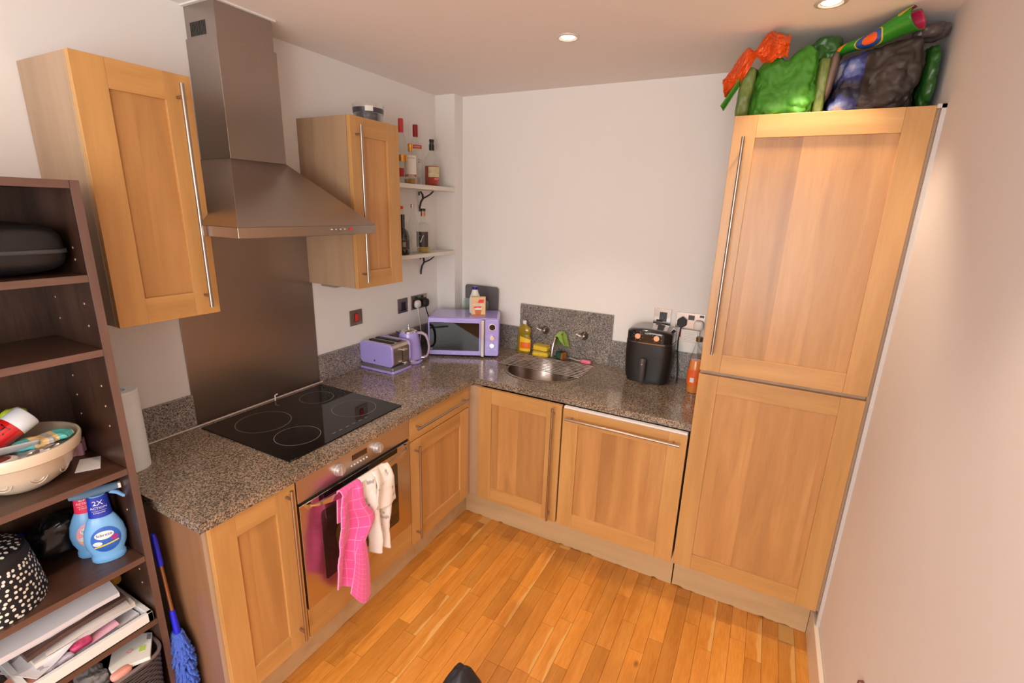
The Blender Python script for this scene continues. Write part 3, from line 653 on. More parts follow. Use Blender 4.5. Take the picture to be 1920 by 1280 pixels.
# ------------------------------------------------------------------ toaster
t = thing('toaster', 'lilac and chrome two-slot toaster on the worktop left of the kettle', 'toaster', (.137, -.765, WT), 0.0)
L2, W2, TH = .121, .080, .170
prof = rrect(2*L2-.004, TH-.040, .030, 6, 0, .030+(TH-.030)/2)
for s, nm in ((-1, 'front'), (1, 'back')):
    P_ = [(x, max(z, .036)) for x, z in prof]
    part('side_shell', MB().prism(P_, 'y', s*W2, s*(W2-.016)), LILAC, t, local=True, bevel=.007)
cpf = rrect(2*L2-.012, TH-.044, .026, 6, 0, .030+(TH-.034)/2)
ch = part('chrome_body', MB().prism([(x, max(z, .030)) for x, z in cpf], 'y', -W2+.014, W2-.014), plain('toaster_chrome', (.52,.46,.42,1), .22, 1), t, local=True, bevel=.001)
for y in (-.026, .026): part('slot', MB().box(-.085, .080, y-.013, y+.013, TH-.012, TH-.0055), MBLACK, ch, local=True)
part('lever_track', MB().box(L2-.006, L2-.0045, .004, .008, .060, .135), MBLACK, ch, local=True)
part('lever', MB().box(L2-.006, L2+.018, -.004, .026, .121, .130), CHROME, ch, local=True, bevel=.002)
part('knob', MB().box(L2-.006, L2+.016, -.002, .024, .040, .054), CHROME, ch, local=True, bevel=.003)
part('base_band', MB().prism(rrect(2*L2-.004, 2*W2-.004, .010), 'z', .014, .036), plain('toaster_band', (.25,.24,.25,1), .3, .6), t, local=True)
part('base', MB().prism(rrect(2*L2+.002, 2*W2+.002, .012), 'z', .0005, .015), LILAC, t, local=True, bevel=.003)
part('badge', MB().cyl((-.01, -W2-.0008, .062), (-.01, -W2, .062), .006, 16), plain('badge', (.2,.15,.35,1), .3, .5), t, local=True)

# ------------------------------------------------------------------ kettle
t = thing('kettle', 'lilac jug kettle with steel lid between toaster and microwave', 'kettle', (.172, -.603, WT), math.radians(28))
part('base', MB().lathe(0, 0, [(.074, .0005), (.078, .004), (.078, .014), (.074, .017), (0, .017)], 40), LILAC, t, local=True)
part('base_ring', MB().lathe(0, 0, [(.074, .017), (.0755, .019), (.0745, .027), (.070, .028)], 40), CHROME, t, local=True)
part('jug', MB().lathe(0, 0, [(.073, .026), (.0735, .035), (.069, .08), (.062, .13), (.055, .172), (.052, .182), (.046, .184)], 44), LILAC, t, local=True)
ld = part('lid', MB().lathe(0, 0, [(.048, .182), (.046, .188), (.034, .196), (.012, .200), (0, .201)], 36), CHROME, t, local=True)
part('lid_knob', MB().lathe(0, 0, [(.005, .200), (.005, .210), (.008, .216), (.007, .224), (0, .226)], 18), CHROME, ld, local=True)
sp = MB(); sp.add([(-.050, -.016, .150), (-.050, .016, .150), (-.052, .020, .184), (-.052, -.020, .184), (-.074, -.004, .178), (-.074, .004, .178), (-.078, .005, .187), (-.078, -.005, .187)], [(0,1,5,4), (1,2,6,5), (2,3,7,6), (3,0,4,7), (4,5,6,7)])
part('spout', sp, CHROME, t, local=True)
part('handle', MB().tube([(.050, 0, .176), (.075, 0, .178), (.098, 0, .165), (.112, 0, .135), (.117, 0, .095), (.113, 0, .058), (.102, 0, .036), (.084, 0, .030)], [.010, .0105, .010, .0095, .009, .009, .0085, .008], 14, flat=(1.25, .8)), LILACG, t, local=True)
part('handle_foot', MB().box(.066, .094, -.010, .010, .024, .034), CHROME, t, local=True, bevel=.003)

# ------------------------------------------------------------------ microwave
MW = thing('microwave', 'lilac retro microwave set across the worktop corner', 'microwave', (.19, -.450, WT), .478)
w_, d_, h_ = .44, .251, .247
bp_ = rrect(w_, h_-.008, .018, 5, w_/2, .008+(h_-.008)/2)
part('housing', MB().prism(bp_, 'y', .006, d_), LILAC, MW, local=True, bevel=.006)
for x in (.05, .39):
    for y in (.04, .21): part('foot', MB().cyl((x, y, .0003), (x, y, .010), .014, 14), MBLACK, MW, local=True)
dr = part('door', MB().prism(rrect(.335, h_-.014, .014, 4, .1735, .011+(h_-.014)/2), 'y', -.010, .006), LILAC, MW, local=True, bevel=.004)
part('window', MB().prism(rrect(.304, .176, .006, 3, .166, .129), 'y', -.0115, -.0095), GLOSSB, dr, local=True)
part('energy_sticker', MB().box(.020, .029, -.0121, -.0116, .046, .056), plain('sticker', (.25,.26,.26,1), .5), dr, local=True)
mb = text_on(MB(), 'Swan', .011, lambda x, y: (.160+x, -.0104, .024+y)); part('lettering', mb, WHITE, dr, local=True)
part('handle', MB().box(.329, .350, -.030, -.022, .010, h_-.006).box(.332, .347, -.022, -.008, .016, .032).box(.332, .347, -.022, -.008, h_-.030, h_-.014), HANDLE, dr, local=True, bevel=.003)
cpn = part('control_panel', MB().prism(rrect(.087, h_-.014, .012, 4, .3935, .011+(h_-.014)/2), 'y', -.010, .006), LILAC, MW, local=True, bevel=.004)
part('display', MB().cyl((.397, -.011, .195), (.397, -.0145, .195), .022, 28), CHROME, cpn, local=True)
part('display_face', MB().cyl((.397, -.0145, .195), (.397, -.0155, .195), .0185, 28), GLOSSB, cpn, local=True)
for z in (.130, .082):
    part('knob', MB().cyl((.397, -.010, z), (.397, -.026, z), .0135, 24).box(.3955, .3985, -.0285, -.026, z-.011, z+.011), CHROME, cpn, local=True)
mb = MB()
for z in (.130, .082):
    for k in range(7): a = math.radians(-30+40*k); x = .397+.021*math.cos(a); zz = z+.021*math.sin(a); mb.box(x-.001, x+.001, -.0107, -.0098, zz-.001, zz+.001)
mb.box(.374, .381, -.0107, -.0098, .052, .055).box(.413, .420, -.0107, -.0098, .052, .055)
part('dial_marks', mb, WHITE, cpn, local=True)
def mwp(x, y, z=0): # microwave-local to room
    c, s = math.cos(.478), math.sin(.478); return (.19 + c*x - s*y, -.450 + s*x + c*y, WT + z)
MT = WT + h_ + .0005
# carton and milk bottle on top of it
px_, py_, _ = mwp(.305, .075)
t = thing('coffee_carton', 'cream and red coffee sachet carton standing on the microwave', 'carton', (px_, py_, MT), .478+.10)
CAR = plain('carton_cream', (.72,.48,.24,1), .45, var=.2, sc=18)
part('box', MB().box(-.043, .043, -.018, .018, 0, .118), CAR, t, local=True, bevel=.001)
part('red_mark', MB().prism([(-.006, .083), (.030, .083), (.034, .104), (.004, .104)], 'y', -.0184, -.0179), RED, t, local=True)
part('lettering', text_on(MB(), 'NESCAFE', .0185, lambda x, y: (-.001+x, -.0187, .071+y), 1.0), WHITE, t, local=True)
part('red_ribbon', MB().prism([(-.033, .050), (.012, .052), (.020, .061), (-.022, .060)], 'y', -.0184, -.0179), RED, t, local=True)
part('printed_cup', MB().prism([(-.018, .010), (.014, .010), (.019, .040), (-.023, .040)], 'y', -.0184, -.0179), plain('cup_print', (.55,.13,.02,1), .4, var=.3), t, local=True)
part('printed_foam', MB().prism([(-.024, .040), (.020, .040), (.017, .050), (-.004, .054), (-.021, .050)], 'y', -.01845, -.0179), WHITE, t, local=True)
part('printed_base', MB().box(-.042, .042, -.0183, -.0179, .003, .010), plain('base_print', (.40,.07,.02,1), .4, var=.4, sc=80), t, local=True)
qx, qy, _ = mwp(.278, .135)
t = thing('milk_bottle', 'white milk bottle with a dark blue cap behind the coffee carton', 'bottle', (qx, qy, MT), .478)
part('bottle_body', blob((0, 0, .055), (.034, .028, .055), e=(.6,.25), amp=.0005, nu=40, nv=24, mb=MB().lathe(0, 0, [(.033, .09), (.029, .115), (.021, .135), (.0175, .150), (.0175, .158)], 32)), plain('milk_white', (.80,.77,.70,1), .4, var=.02), t, local=True)
part('cap', MB().lathe(0, 0, [(.0195, .154), (.0205, .157), (.0205, .170), (.019, .172), (0, .172)], 28), plain('navy_cap', (.02,.018,.22,1), .35), t, local=True)
# boards behind the microwave
def lean_board(name, x0, x1, z1, y0, y1, mat, label, cat, hole=None, r=.018, z0=WT):
    t = thing(name, label, cat, ((x0+x1)/2, y0, WT+.001))
    w_ = x1-x0; hh = z1-z0; mb = MB()
    mb.prism([(p[0]+x0+w_/2, p[1]+hh/2) for p in rrect(w_, hh, r)], 'y', -.003, .003)
    a = math.atan2(y1-y0, hh)
    mb.v = [(x, y0 + y + z*math.sin(a), WT + .001 + z*math.cos(a)) for x, y, z in mb.v]
    part('board', mb, mat, t)
    if hole:
        hb = MB().tube([(hole[0]-.018, y0 + (hole[1]-WT)*math.sin(a) - .0045, hole[1]), (hole[0]+.018, y0 + (hole[1]-WT)*math.sin(a) - .0045, hole[1])], .007, 14, flat=(1, .25)); part('grip_hole', hb, MBLACK, t)
    return t
lean_board('chopping_board', .188, .442, 1.296, -.0262, -.0245, plain('grey_board', (.13,.125,.13,1), .6), 'grey plastic chopping board leaning on the back wall, taller one behind the microwave', 'chopping board')
lean_board('glass_chopping_board', .180, .375, 1.205, -.042, -.036, GREENGL, 'pale green glass chopping board in front of the grey one behind the microwave', 'chopping board', hole=(.252, 1.180))

# ------------------------------------------------------------------ air fryer
t = thing('air_fryer', 'black air fryer with two copper dials on the worktop by the sockets', 'air fryer', (1.470, -.128, WT), 0)
AF = plain('air_fryer_grey', (.012,.009,.008,1), .42, var=.08); AFG = plain('air_fryer_gloss', (.010,.009,.009,1), .12, coat=.5)
def afsec(z): # half width / half depth by height
    f = z/.30; w_ = .112 + .008*math.sin(PI*min(1, f*1.1)) + .010*f; return w_, .090 + .004*f
def afp(u, z, inset=0):
    w_, d_ = afsec(z); a = 2*PI*u; c, s = math.cos(a), math.sin(a); e = .5
    return ((w_-inset)*math.copysign(abs(c)**e, c), (d_-inset)*math.copysign(abs(s)**e, s), z)
def shell(z0, z1, inset=0, nv=8, cap=True):
    mb = MB().grid(lambda u, v: afp(u, z0+(z1-z0)*v, inset), 56, nv, wrap=True)
    if cap:
        n = 56; k = len(mb.v)-n; mb.f.append(tuple(range(k, k+n))); mb.m.append(0); mb.f.append(tuple(reversed(range(n)))); mb.m.append(0)
    return mb
part('base', shell(.002, .020, .006), MBLACK, t, local=True)
body = part('body', shell(.020, .232), AF, t, local=True)
part('drawer_seam', shell(.150, .1525, -.0004, 3), MBLACK, body, local=True)
def topf(u, v): # rounded head leaning forward
    f = v; z = .232 + .075*math.sin(min(1, f/.7)*PI/2) if f < .7 else .307 - .0*f
    k = 1 if f < .35 else max(0, math.cos((f-.35)/.65*PI/2))**.55
    w_, d_ = afsec(.27); a = 2*PI*u; c, s = math.cos(a), math.sin(a); e = .55
    x = (w_+.002)*math.copysign(abs(c)**e, c)*k; y = (d_+.006)*math.copysign(abs(s)**e, s)*k
    z = .232 + (.070 - .012*(x/.12)**2)*math.sin(min(1, f/.75)*PI/2)
    return (x, y, z)
head = part('head', MB().grid(topf, 56, 22, wrap=True), AFG, t, local=True)
part('trim_band', shell(.222, .2265, -.0012, 3), DCHROME, body, local=True)
COP = plain('copper_dial', (.78,.50,.34,1), .22, .9)
for x in (-.052, .046):
    part('dial', MB().cyl((x, -.094, .262), (x, -.112, .262), .0145, 28), COP, head, local=True)
    mb = MB()
    for k in range(8):
        a = math.radians(-60 + 43*k); xx = x+.024*math.cos(a); zz = .262+.024*math.sin(a); mb.box(xx-.0012, xx+.0012, -.1012, -.0985, zz-.0012, zz+.0012)
    part('dial_marks', mb, plain('grey_print', (.35,.36,.40,1), .5), head, local=True)
part('lettering', text_on(MB(), 'Dual Air', .0095, lambda x, y: (x-.002, -.1005, .279+y), 1.0), WHITE, head, local=True)
part('handle', MB().tube([(-.010, -.090, .136), (-.010, -.118, .135), (-.010, -.128, .122), (-.010, -.128, .060), (-.010, -.126, .022)], [.013, .014, .0145, .0145, .013], 16, flat=(1.25, .75)), plain('af_handle', (.055,.045,.042,1), .35), body, local=True)
part('release_dot', MB().cyl((-.010, -.138, .118), (-.010, -.1405, .118), .0025, 10), WHITE, body, local=True)
# orange squash bottle
t = thing('squash_bottle', 'tall bottle of orange squash between air fryer and tall cabinet', 'bottle', (1.722, -.205, WT))
cx, cy = 1.722, -.205
part('liquid', MB().lathe(cx, cy, [(.032, WT+.002), (.034, WT+.02), (.034, WT+.150), (.028, WT+.172), (0, WT+.172)], 32), plain('orange_squash', (.85,.24,.02,1), .2, coat=.5), t)
part('bottle_body', MB().lathe(cx, cy, [(.033, WT+.0005), (.0365, WT+.006), (.0365, WT+.150), (.033, WT+.180), (.020, WT+.235), (.0145, WT+.262), (.0145, WT+.280)], 36), CLEAR, t)
part('cap', MB().lathe(cx, cy, [(.0165, WT+.272), (.0165, WT+.293), (.015, WT+.295), (0, WT+.295)], 24), plain('bronze_cap', (.16,.09,.04,1), .4, .5), t)
part('label', cyl_patch(MB(), cx, cy, .0370, WT+.045, WT+.125, -3.0, -.3), plain('orange_paper', (.85,.13,.02,1), .45, var=.25, sc=60), t)
part('label_panel', cyl_patch(MB(), cx, cy, .0374, WT+.060, WT+.085, -2.05, -1.5), WHITE, t)

# ------------------------------------------------------------------ sockets, switches, plugs
PLATE = plain('brushed_plate', (.42,.36,.32,1), .25, 1, var=.04, sc=20)
def lp(y, z, w_, h_, x0=0, x1=.006): return MB().prism([(y-w_/2, z-h_/2), (y+w_/2, z-h_/2), (y+w_/2, z+h_/2), (y-w_/2, z+h_/2)], 'x', x0, x1)
t = thing('cooker_switch', 'steel wall switch plate with a red rocker above the upstand', 'switch', (0, -.844, 1.19))
part('plate', lp(-.844, 1.190, .090, .086, .0005), PLATE, t, bevel=.001); part('rocker', lp(-.844, 1.190, .022, .042, .006, .011), RED, t, bevel=.002); part('rocker_frame', lp(-.844, 1.190, .028, .048, .0055, .0075), BLACK, t)
t = thing('wall_socket', 'single steel switch plate with a black insert left of the white plug', 'socket', (0, -.454, 1.195))
part('plate', lp(-.454, 1.195, .090, .090, .0005), PLATE, t, bevel=.001); part('rocker', lp(-.450, 1.193, .034, .046, .006, .010), BLACK, t, bevel=.001); part('flex_outlet', lp(-.452, 1.168, .048, .010, .006, .009), BLACK, t)
t = thing('wall_socket', 'double steel socket plate on the left wall behind the kettle', 'socket', (0, -.293, 1.197))
part('plate', lp(-.293, 1.197, .160, .090, .0005), PLATE, t, bevel=.001); part('socket_face', lp(-.293, 1.190, .140, .055, .006, .0075), plain('dark_insert', (.05,.035,.03,1), .3), t)
for y in (-.325, -.262): part('rocker', lp(y, 1.226, .020, .014, .006, .010), BLACK, t)
t = thing('plug', 'white plug with its cable running down behind the kettle', 'plug', (.008, -.335, 1.185))
part('plug_body', blob((.026, -.335, 1.188), (.017, .026, .026), e=(.8,.8), amp=0, nu=32, nv=18), plain('white_plastic', (.72,.68,.63,1), .4), t)
part('cable', MB().tube([(.028, -.335, 1.166), (.030, -.334, 1.13), (.034, -.325, 1.06), (.045, -.33, 1.0), (.07, -.38, .95), (.09, -.46, .915)], .0036, 8), plain('white_cable', (.70,.66,.62,1), .45), t)
t = thing('plug', 'black plug with its cable dropping behind the microwave', 'plug', (.008, -.255, 1.185))
part('plug_body', blob((.028, -.258, 1.188), (.020, .026, .028), e=(.7,.7), amp=0, nu=32, nv=18), MBLACK, t)
part('cable', MB().tube([(.030, -.258, 1.165), (.032, -.252, 1.13), (.040, -.235, 1.08), (.045, -.22, 1.02), (.05, -.2, .96), (.06, -.18, .908)], .0036, 8), MBLACK, t)
def bpz(x, z, w_, h_, y0, y1): return MB().box(x-w_/2, x+w_/2, y0, y1, z-h_/2, z+h_/2)
t = thing('wall_socket', 'single steel socket plate on the back wall above the air fryer', 'socket', (1.492, 0, 1.236))
part('plate', bpz(1.492, 1.236, .094, .090, -.006, -.0005), PLATE, t, bevel=.001); part('socket_face', bpz(1.497, 1.236, .040, .052, -.010, -.006), BLACK, t, bevel=.001); part('flex_outlet', bpz(1.480, 1.213, .034, .010, -.014, -.006), MBLACK, t)
t = thing('wall_socket', 'double steel socket plate on the back wall beside the tall cabinet', 'socket', (1.642, 0, 1.231))
part('plate', bpz(1.642, 1.231, .150, .086, -.006, -.0005), PLATE, t, bevel=.001); part('rocker', bpz(1.647, 1.250, .032, .026, -.010, -.006), BLACK, t); part('rocker', bpz(1.700, 1.262, .022, .012, -.010, -.006), BLACK, t)
t = thing('plug', 'black plug in the back wall socket with its cable going behind the air fryer', 'plug', (1.602, -.006, 1.222))
part('plug_body', MB().prism([(1.578, 1.205), (1.602, 1.192), (1.626, 1.205), (1.626, 1.235), (1.602, 1.252), (1.578, 1.235)], 'y', -.034, -.0105), MBLACK, t, bevel=.003)
part('cable', MB().tube([(1.602, -.026, 1.205), (1.600, -.030, 1.17), (1.596, -.032, 1.12), (1.600, -.034, 1.05), (1.612, -.040, .96), (1.618, -.055, .906), (1.622, -.10, .905)], .0036, 8), MBLACK, t)
t = thing('plug', 'white plug adaptor in the socket beside the tall cabinet', 'plug', (1.690, -.006, 1.21))
part('plug_body', blob((1.690, -.026, 1.214), (.025, .014, .026), e=(.6,.6), amp=0, nu=32, nv=18), plain('white_adaptor', (.74,.70,.64,1), .4), t)
part('cable', MB().tube([(1.690, -.026, 1.19), (1.691, -.030, 1.15), (1.70, -.032, 1.10), (1.735, -.036, 1.06)], .003, 8), WHITE, t)
t = thing('instruction_card', 'white printed card with a red edge under the double socket', 'card', (1.655, -.022, 1.10), 0)
part('card', MB().box(1.598, 1.700, -.0275, -.0255, 1.095, 1.185), plain('card_white', (.80,.77,.73,1), .5), t); part('red_edge', MB().box(1.600, 1.606, -.0280, -.0275, 1.14, 1.183), RED, t)
mb = MB()
for i in range(7): mb.box(1.622, 1.690 - (i % 3)*.008, -.0279, -.0275, 1.172-.009*i, 1.1735-.009*i)
part('print', mb, plain('grey_print2', (.45,.40,.38,1), .6), t)
part('standing_edge', MB().box(1.598, 1.700, -.0255, -.0210, 1.058, 1.185), WHITE, t)

# ------------------------------------------------------------------ shelves, brackets
for z0, z1, lab in ((1.889, 1.914, 'upper cream wall shelf of spirit bottles in the corner'), (1.498, 1.521, 'lower cream wall shelf of spirit bottles in the corner')):
    tag(part('wall_shelf', MB().box(.001, .150, -.822, -.0915, z0, z1), SHELF, loc=(.075, -.45, z0), bevel=.0015), lab, 'shelf', 'cream wall shelves')
def bracket(z, label):
    t = thing('shelf_bracket', label, 'bracket', (.002, -.27, z-.12), group='iron shelf brackets')
    part('stem', MB().tube([(.006, -.27, z-.125), (.007, -.27, z-.10), (.016, -.27, z-.07), (.033, -.27, z-.047), (.062, -.27, z-.036), (.090, -.27, z-.022), (.112, -.27, z-.004)], [.0045,.005,.0055,.006,.0055,.005,.0045], 10, flat=(1.5, .8)), IRON, t)
    part('scroll', MB().tube([(.033, -.27, z-.047), (.030, -.27, z-.025), (.016, -.27, z-.008), (.004, -.27, z-.010), (-.0+.004, -.27, z-.030)], [.006,.0055,.005,.0045,.004], 10, flat=(1.5, .8)), IRON, t)
bracket(1.888, 'black iron scroll bracket under the upper bottle shelf'); bracket(1.497, 'black iron scroll bracket under the lower bottle shelf')

# ------------------------------------------------------------------ spirit bottles
FC = math.radians(-52)
def bottle(label, x, y, z, prof, h, capc, cap, liq=None, body=CLEAR, labels=(), sy=1):
    """prof: (radius, height fraction) list; cap: (z0, z1, r); labels: (z0, z1, da0, da1, material, text, size, text material)"""
    t = thing('spirit_bottle', label, 'bottle', (x, y, z), group='spirit bottles on the corner shelves')
    pr = [(r, z + f*h) for r, f in prof]
    part('glass_body', MB().lathe(x, y, pr, 36, sy=sy), body, t)
    if liq:
        lv, lm = liq; lp_ = [(0, z+.003)] + [(r-.003, max(zz, z+.003)) for r, zz in pr if zz < z+lv]; r_l = lp_[-1][0]; part('liquid', MB().lathe(x, y, lp_ + [(r_l, z+lv), (0, z+lv)], 32, sy=sy), lm, t)
    part('cap', MB().lathe(x, y, [(cap[2], z+cap[0]), (cap[2], z+cap[1]-.002), (cap[2]-.002, z+cap[1]), (0, z+cap[1])], 24), capc, t)
    for z0, z1, a0, a1, m_, tx, ts, tm in labels:
        R0 = max(r for r, q in prof) + .0006
        lb = part('label', cyl_patch(MB(), x, y, R0, z+z0, z+z1, FC+a0, FC+a1), m_, t)
        if tx: part('lettering', text_on(MB(), tx, ts, cyl_fn(x, y, R0+.0005, FC+(a0+a1)/2, z+(z0+z1)/2)), tm, lb)
    return t
STD = lambda r, n=.013: [(r-.004, 0), (r, .015), (r, .58), (r*.93, .64), (r*.55, .74), (n, .80), (n*.95, .98)]
REDC = plain('red_capsule', (.30,.006,.010,1), .3); PINKC = plain('pink_red_capsule', (.62,.045,.045,1), .35); GOLD = plain('gold_label', (.72,.36,.08,1), .25, .8, var=.3, sc=60)
PAPER = plain('label_paper', (.78,.75,.68,1), .5); REDL = plain('red_label', (.50,.03,.02,1), .45); DARKL = plain('dark_label', (.05,.035,.03,1), .5, var=.5, sc=120)
CREAML = plain('flower_label', (.62,.55,.32,1), .5, var=.5, sc=60); AMBER = liquid('amber_rum', (.75,.45,.08,1), .35); RUM = liquid('red_rum', (.50,.06,.015,1), .75); PALEY = liquid('pale_whisky', (.70,.48,.12,1), .4); INK = plain('ink_print', (.12,.10,.10,1), .5)
z = 1.9145
bottle('clear spirit bottle with a pink-red capsule nearest the wall cabinet, upper shelf', .078, -.512, z, STD(.042), .338, PINKC, (.268, .338, .0145), labels=((.115, .150, -1.3, 1.3, GOLD, '', 0, WHITE), (.035, .080, -1.2, .3, REDL, '', 0, WHITE)))
bottle('short spiced rum bottle with gold cap and white label, front of the upper shelf', .112, -.478, z, [(.034, 0), (.037, .02), (.037, .55), (.033, .64), (.018, .74), (.0135, .78), (.0135, .97)], .213, GOLD, (.172, .213, .0150), liq=(.026, AMBER), labels=((.034, .150, -1.0, 1.0, PAPER, '', 0, WHITE), (.130, .142, -.9, .9, PAPER, 'Captain Morgan', .0085, INK), (.036, .050, -1.0, 1.0, REDL, 'SPICED', .010, PAPER)))
bottle('tall clear vodka bottle with a dark red cap and red band, upper shelf', .075, -.384, z, STD(.036), .326, REDC, (.262, .326, .0150), labels=((.196, .216, -1.3, 1.3, REDL, 'SMIRNOFF', .0125, PAPER), (.075, .185, -.8, .9, glass('frosted_print', (.9,.9,.9,1), .05, .22), 'No.21', .030, INK), (.040, .070, -.7, .7, glass('frosted_print2', (.8,.8,.8,1), .05, .3), '', 0, WHITE)))
bottle('bottle of red-brown rum with a black cap, rightmost on the upper shelf', .080, -.238, z, [(.041, 0), (.0445, .02), (.045, .50), (.040, .60), (.022, .70), (.0135, .75), (.0135, .98)], .266, BLACK, (.205, .240, .0158), liq=(.115, RUM), labels=((.050, .110, -.5, 1.2, CREAML, '', 0, WHITE), (.030, .052, .1, 1.2, REDL, 'RUM', .014, PAPER)))
part('stopper', MB().lathe(.080, -.238, [(.0135, z+.2405), (.0135, z+.251), (.0148, z+.252), (.0148, z+.266), (0, z+.266)], 24), BLACK, bpy.data.objects['spirit_bottle.003'])
z = 1.5215
DKG = plain('dark_bottle_glass', (.010,.008,.006,1), .08, coat=.8)
bottle('near-black rum bottle nearest the wall cabinet, lower shelf', .095, -.540, z, [(.034, 0), (.037, .02), (.037, .45), (.030, .58), (.014, .66), (.012, .95)], .224, DKG, (.195, .224, .0140), body=DKG, labels=((.030, .085, -1.1, 1.1, DARKL, '', 0, WHITE), (.083, .085, -1.1, 1.1, PAPER, '', 0, WHITE), (.030, .032, -1.1, 1.1, plain('green_line', (.35,.42,.20,1), .5), '', 0, WHITE), (.045, .073, -.05, .45, plain('oval_print', (.35,.33,.27,1), .5), '', 0, WHITE)))
bottle('clear bottle with red cap and orange neck label, back of the lower shelf', .045, -.497, z, STD(.036, .015), .270, RED, (.252, .270, .0165), labels=())
part('neck_label', cyl_patch(MB(), .045, -.497, .0245, z+.190, z+.222, FC-1.2, FC+1.2), plain('orange_neck', (.80,.20,.02,1), .4), bpy.data.objects['spirit_bottle.005'])
bottle('empty clear tapered bottle with a narrow neck, middle of the lower shelf', .080, -.430, z, [(.033, 0), (.036, .015), (.036, .44), (.029, .60), (.016, .74), (.011, .80), (.012, .97)], .288, plain('clear_stopper', (.55,.50,.47,1), .15, .4), (.262, .284, .0125), labels=((.040, .125, -.45, .5, glass('frosted_white', (.9,.88,.86,1), .05, .3), '', 0, WHITE),))
bottle('bottle with a dark label marked 7 and a little whisky, rightmost on the lower shelf', .095, -.352, z, [(.037, 0), (.041, .02), (.041, .56), (.036, .64), (.016, .70), (.013, .76), (.013, .96)], .259, BLACK, (.245, .259, .0155), liq=(.032, PALEY), labels=((.035, .125, -1.3, .75, DARKL, '7', .062, PAPER),))
part('neck_foil', cyl_patch(MB(), .095, -.352, .0140, z+.215, z+.245, 0, 2*PI, 24), plain('copper_foil', (.45,.25,.15,1), .3, .7), bpy.data.objects['spirit_bottle.007'])
# tub on the wall cabinet
t = thing('clear_tub', 'clear round tub with a dark lid and paper tag on top of the wall cabinet', 'tub', (.20, -.885, 2.159))
part('tub_body', MB().lathe(.20, -.885, [(.060, 2.1590), (.064, 2.162), (.072, 2.240), (.074, 2.243), (.072, 2.244), (.070, 2.240), (.062, 2.165), (0, 2.163)], 40), CLEAR, t)
part('contents', blob((.20, -.885, 2.190), (.055, .055, .026), e=(.9,.6), amp=.008, sc=40, seed=9, nu=36, nv=18), plain('dark_contents', (.10,.085,.11,1), .35, var=.6, sc=50), t)
part('band', MB().lathe(.20, -.885, [(.0695, 2.205), (.0712, 2.226)], 40, cap=False), plain('dark_band', (.06,.05,.07,1), .4), t)
part('tag', cyl_patch(MB(), .20, -.885, .0735, 2.208, 2.230, FC-.1, FC+.4), PAPER, t)

# ------------------------------------------------------------------ kitchen roll
t = thing('kitchen_roll', 'white kitchen roll standing on the worktop end beside the bookcase', 'kitchen roll', (.15, -2.040, WT))
part('paper', MB().lathe(.15, -2.040, [(.018, WT+.001), (.053, WT+.001), (.0535, WT+.05), (.053, WT+.278), (.050, WT+.2815), (.020, WT+.280), (.018, WT+.18)], 48), plain('paper_towel', (.74,.78,.80,1), .95, var=.05, sc=30, bmp=.5, bsc=60), t)

# ------------------------------------------------------------------ bookcase
BX0, BX1, BY0, BY1, BT = .178, .450, -2.97, -2.150, 1.829
BC = thing('bookcase', 'dark walnut open bookcase standing against the end of the kitchen units', 'bookcase', (.31, -2.56, FZ))
part('side_panel', MB().box(BX0, BX1, BY1-.020, BY1, FZ, BT), WALNV, BC, bevel=.0008)
part('side_panel', MB().box(BX0, BX1, BY0, BY0+.020, FZ, BT), WALNV, BC, bevel=.0008)
part('back_panel', MB().box(BX0-.005, BX0, BY0, BY1, FZ, BT), WALNV, BC)
EDGE = wood('walnut_edge_lit', (.09,.045,.032,1), (.13,.067,.048,1), (.18,.095,.070,1), 'y', rough=.4, tone=.05)  # lighter than the panels: light on the front edges put into the colour
EDGE_LITV = wood('walnut_edge_lit_vertical', (.10,.052,.040,1), (.145,.078,.060,1), (.19,.105,.082,1), 'z', rough=.4, tone=.05)
for y_ in (BY1-.020, BY0): part('lit_edge', MB().box(BX1, BX1+.0008, y_+.0005, y_+.0195, FZ+.001, BT-.0005), EDGE_LITV, BC)
part('lit_edge', MB().box(BX1, BX1+.0008, BY0+.021, BY1-.021, BT-.0195, BT-.001), EDGE, BC)
part('top_panel', MB().box(BX0, BX1, BY0+.0205, BY1-.0205, BT-.020, BT-.0005), WALN, BC, bevel=.0008)
SHZ = [1.600, 1.403, 1.050, .757, .527, .20, .04]
for i, z in enumerate(SHZ): part('shelf', MB().box(BX0+.0005, BX1-.002, BY0+.0205, BY1-.0205, z-.019, z), WALN, BC, bevel=.0008); part('lit_edge', MB().box(BX1-.0018, BX1-.0008, BY0+.0205, BY1-.0205, z-.0185, z-.0005), EDGE, bpy.data.objects[BC.children[-1].name])
for x in (.235, .40):
    for z in (1.635, 1.665, 1.46, 1.52, 1.29, 1.23, 1.17, .95, .90, .69, .64):
        o = part('peg_hole', MB().cyl((x, BY1-.0202, z), (x, BY1-.0213, z), .0028, 8), plain('peg_brass', (.55,.42,.30,1), .4) if 'peg_brass' not in bpy.data.materials else bpy.data.materials['peg_brass'], BC)
LEATH = plain('black_leather', (.006,.006,.007,1), .48, var=.2, bmp=.25, bsc=160, coat=.1)
t = thing('black_case', 'black zipped case lying on the top open shelf of the bookcase', 'case', (.32, -2.36, 1.601))
part('case_body', blob((.318, -2.378, 1.666), (.112, .194, .0645), e=(.28,.55), amp=.003, sc=14, seed=5), LEATH, t)
part('zip', MB().grid(lambda u, v: (.318 + .1135*math.copysign(abs(math.cos(2*PI*u))**.28, math.cos(2*PI*u)), -2.378 + .1955*math.copysign(abs(math.sin(2*PI*u))**.28, math.sin(2*PI*u)), 1.655 + .010*v), 90, 2, wrap=True), plain('zip_tape', (.05,.05,.055,1), .3), t, solid=.004)
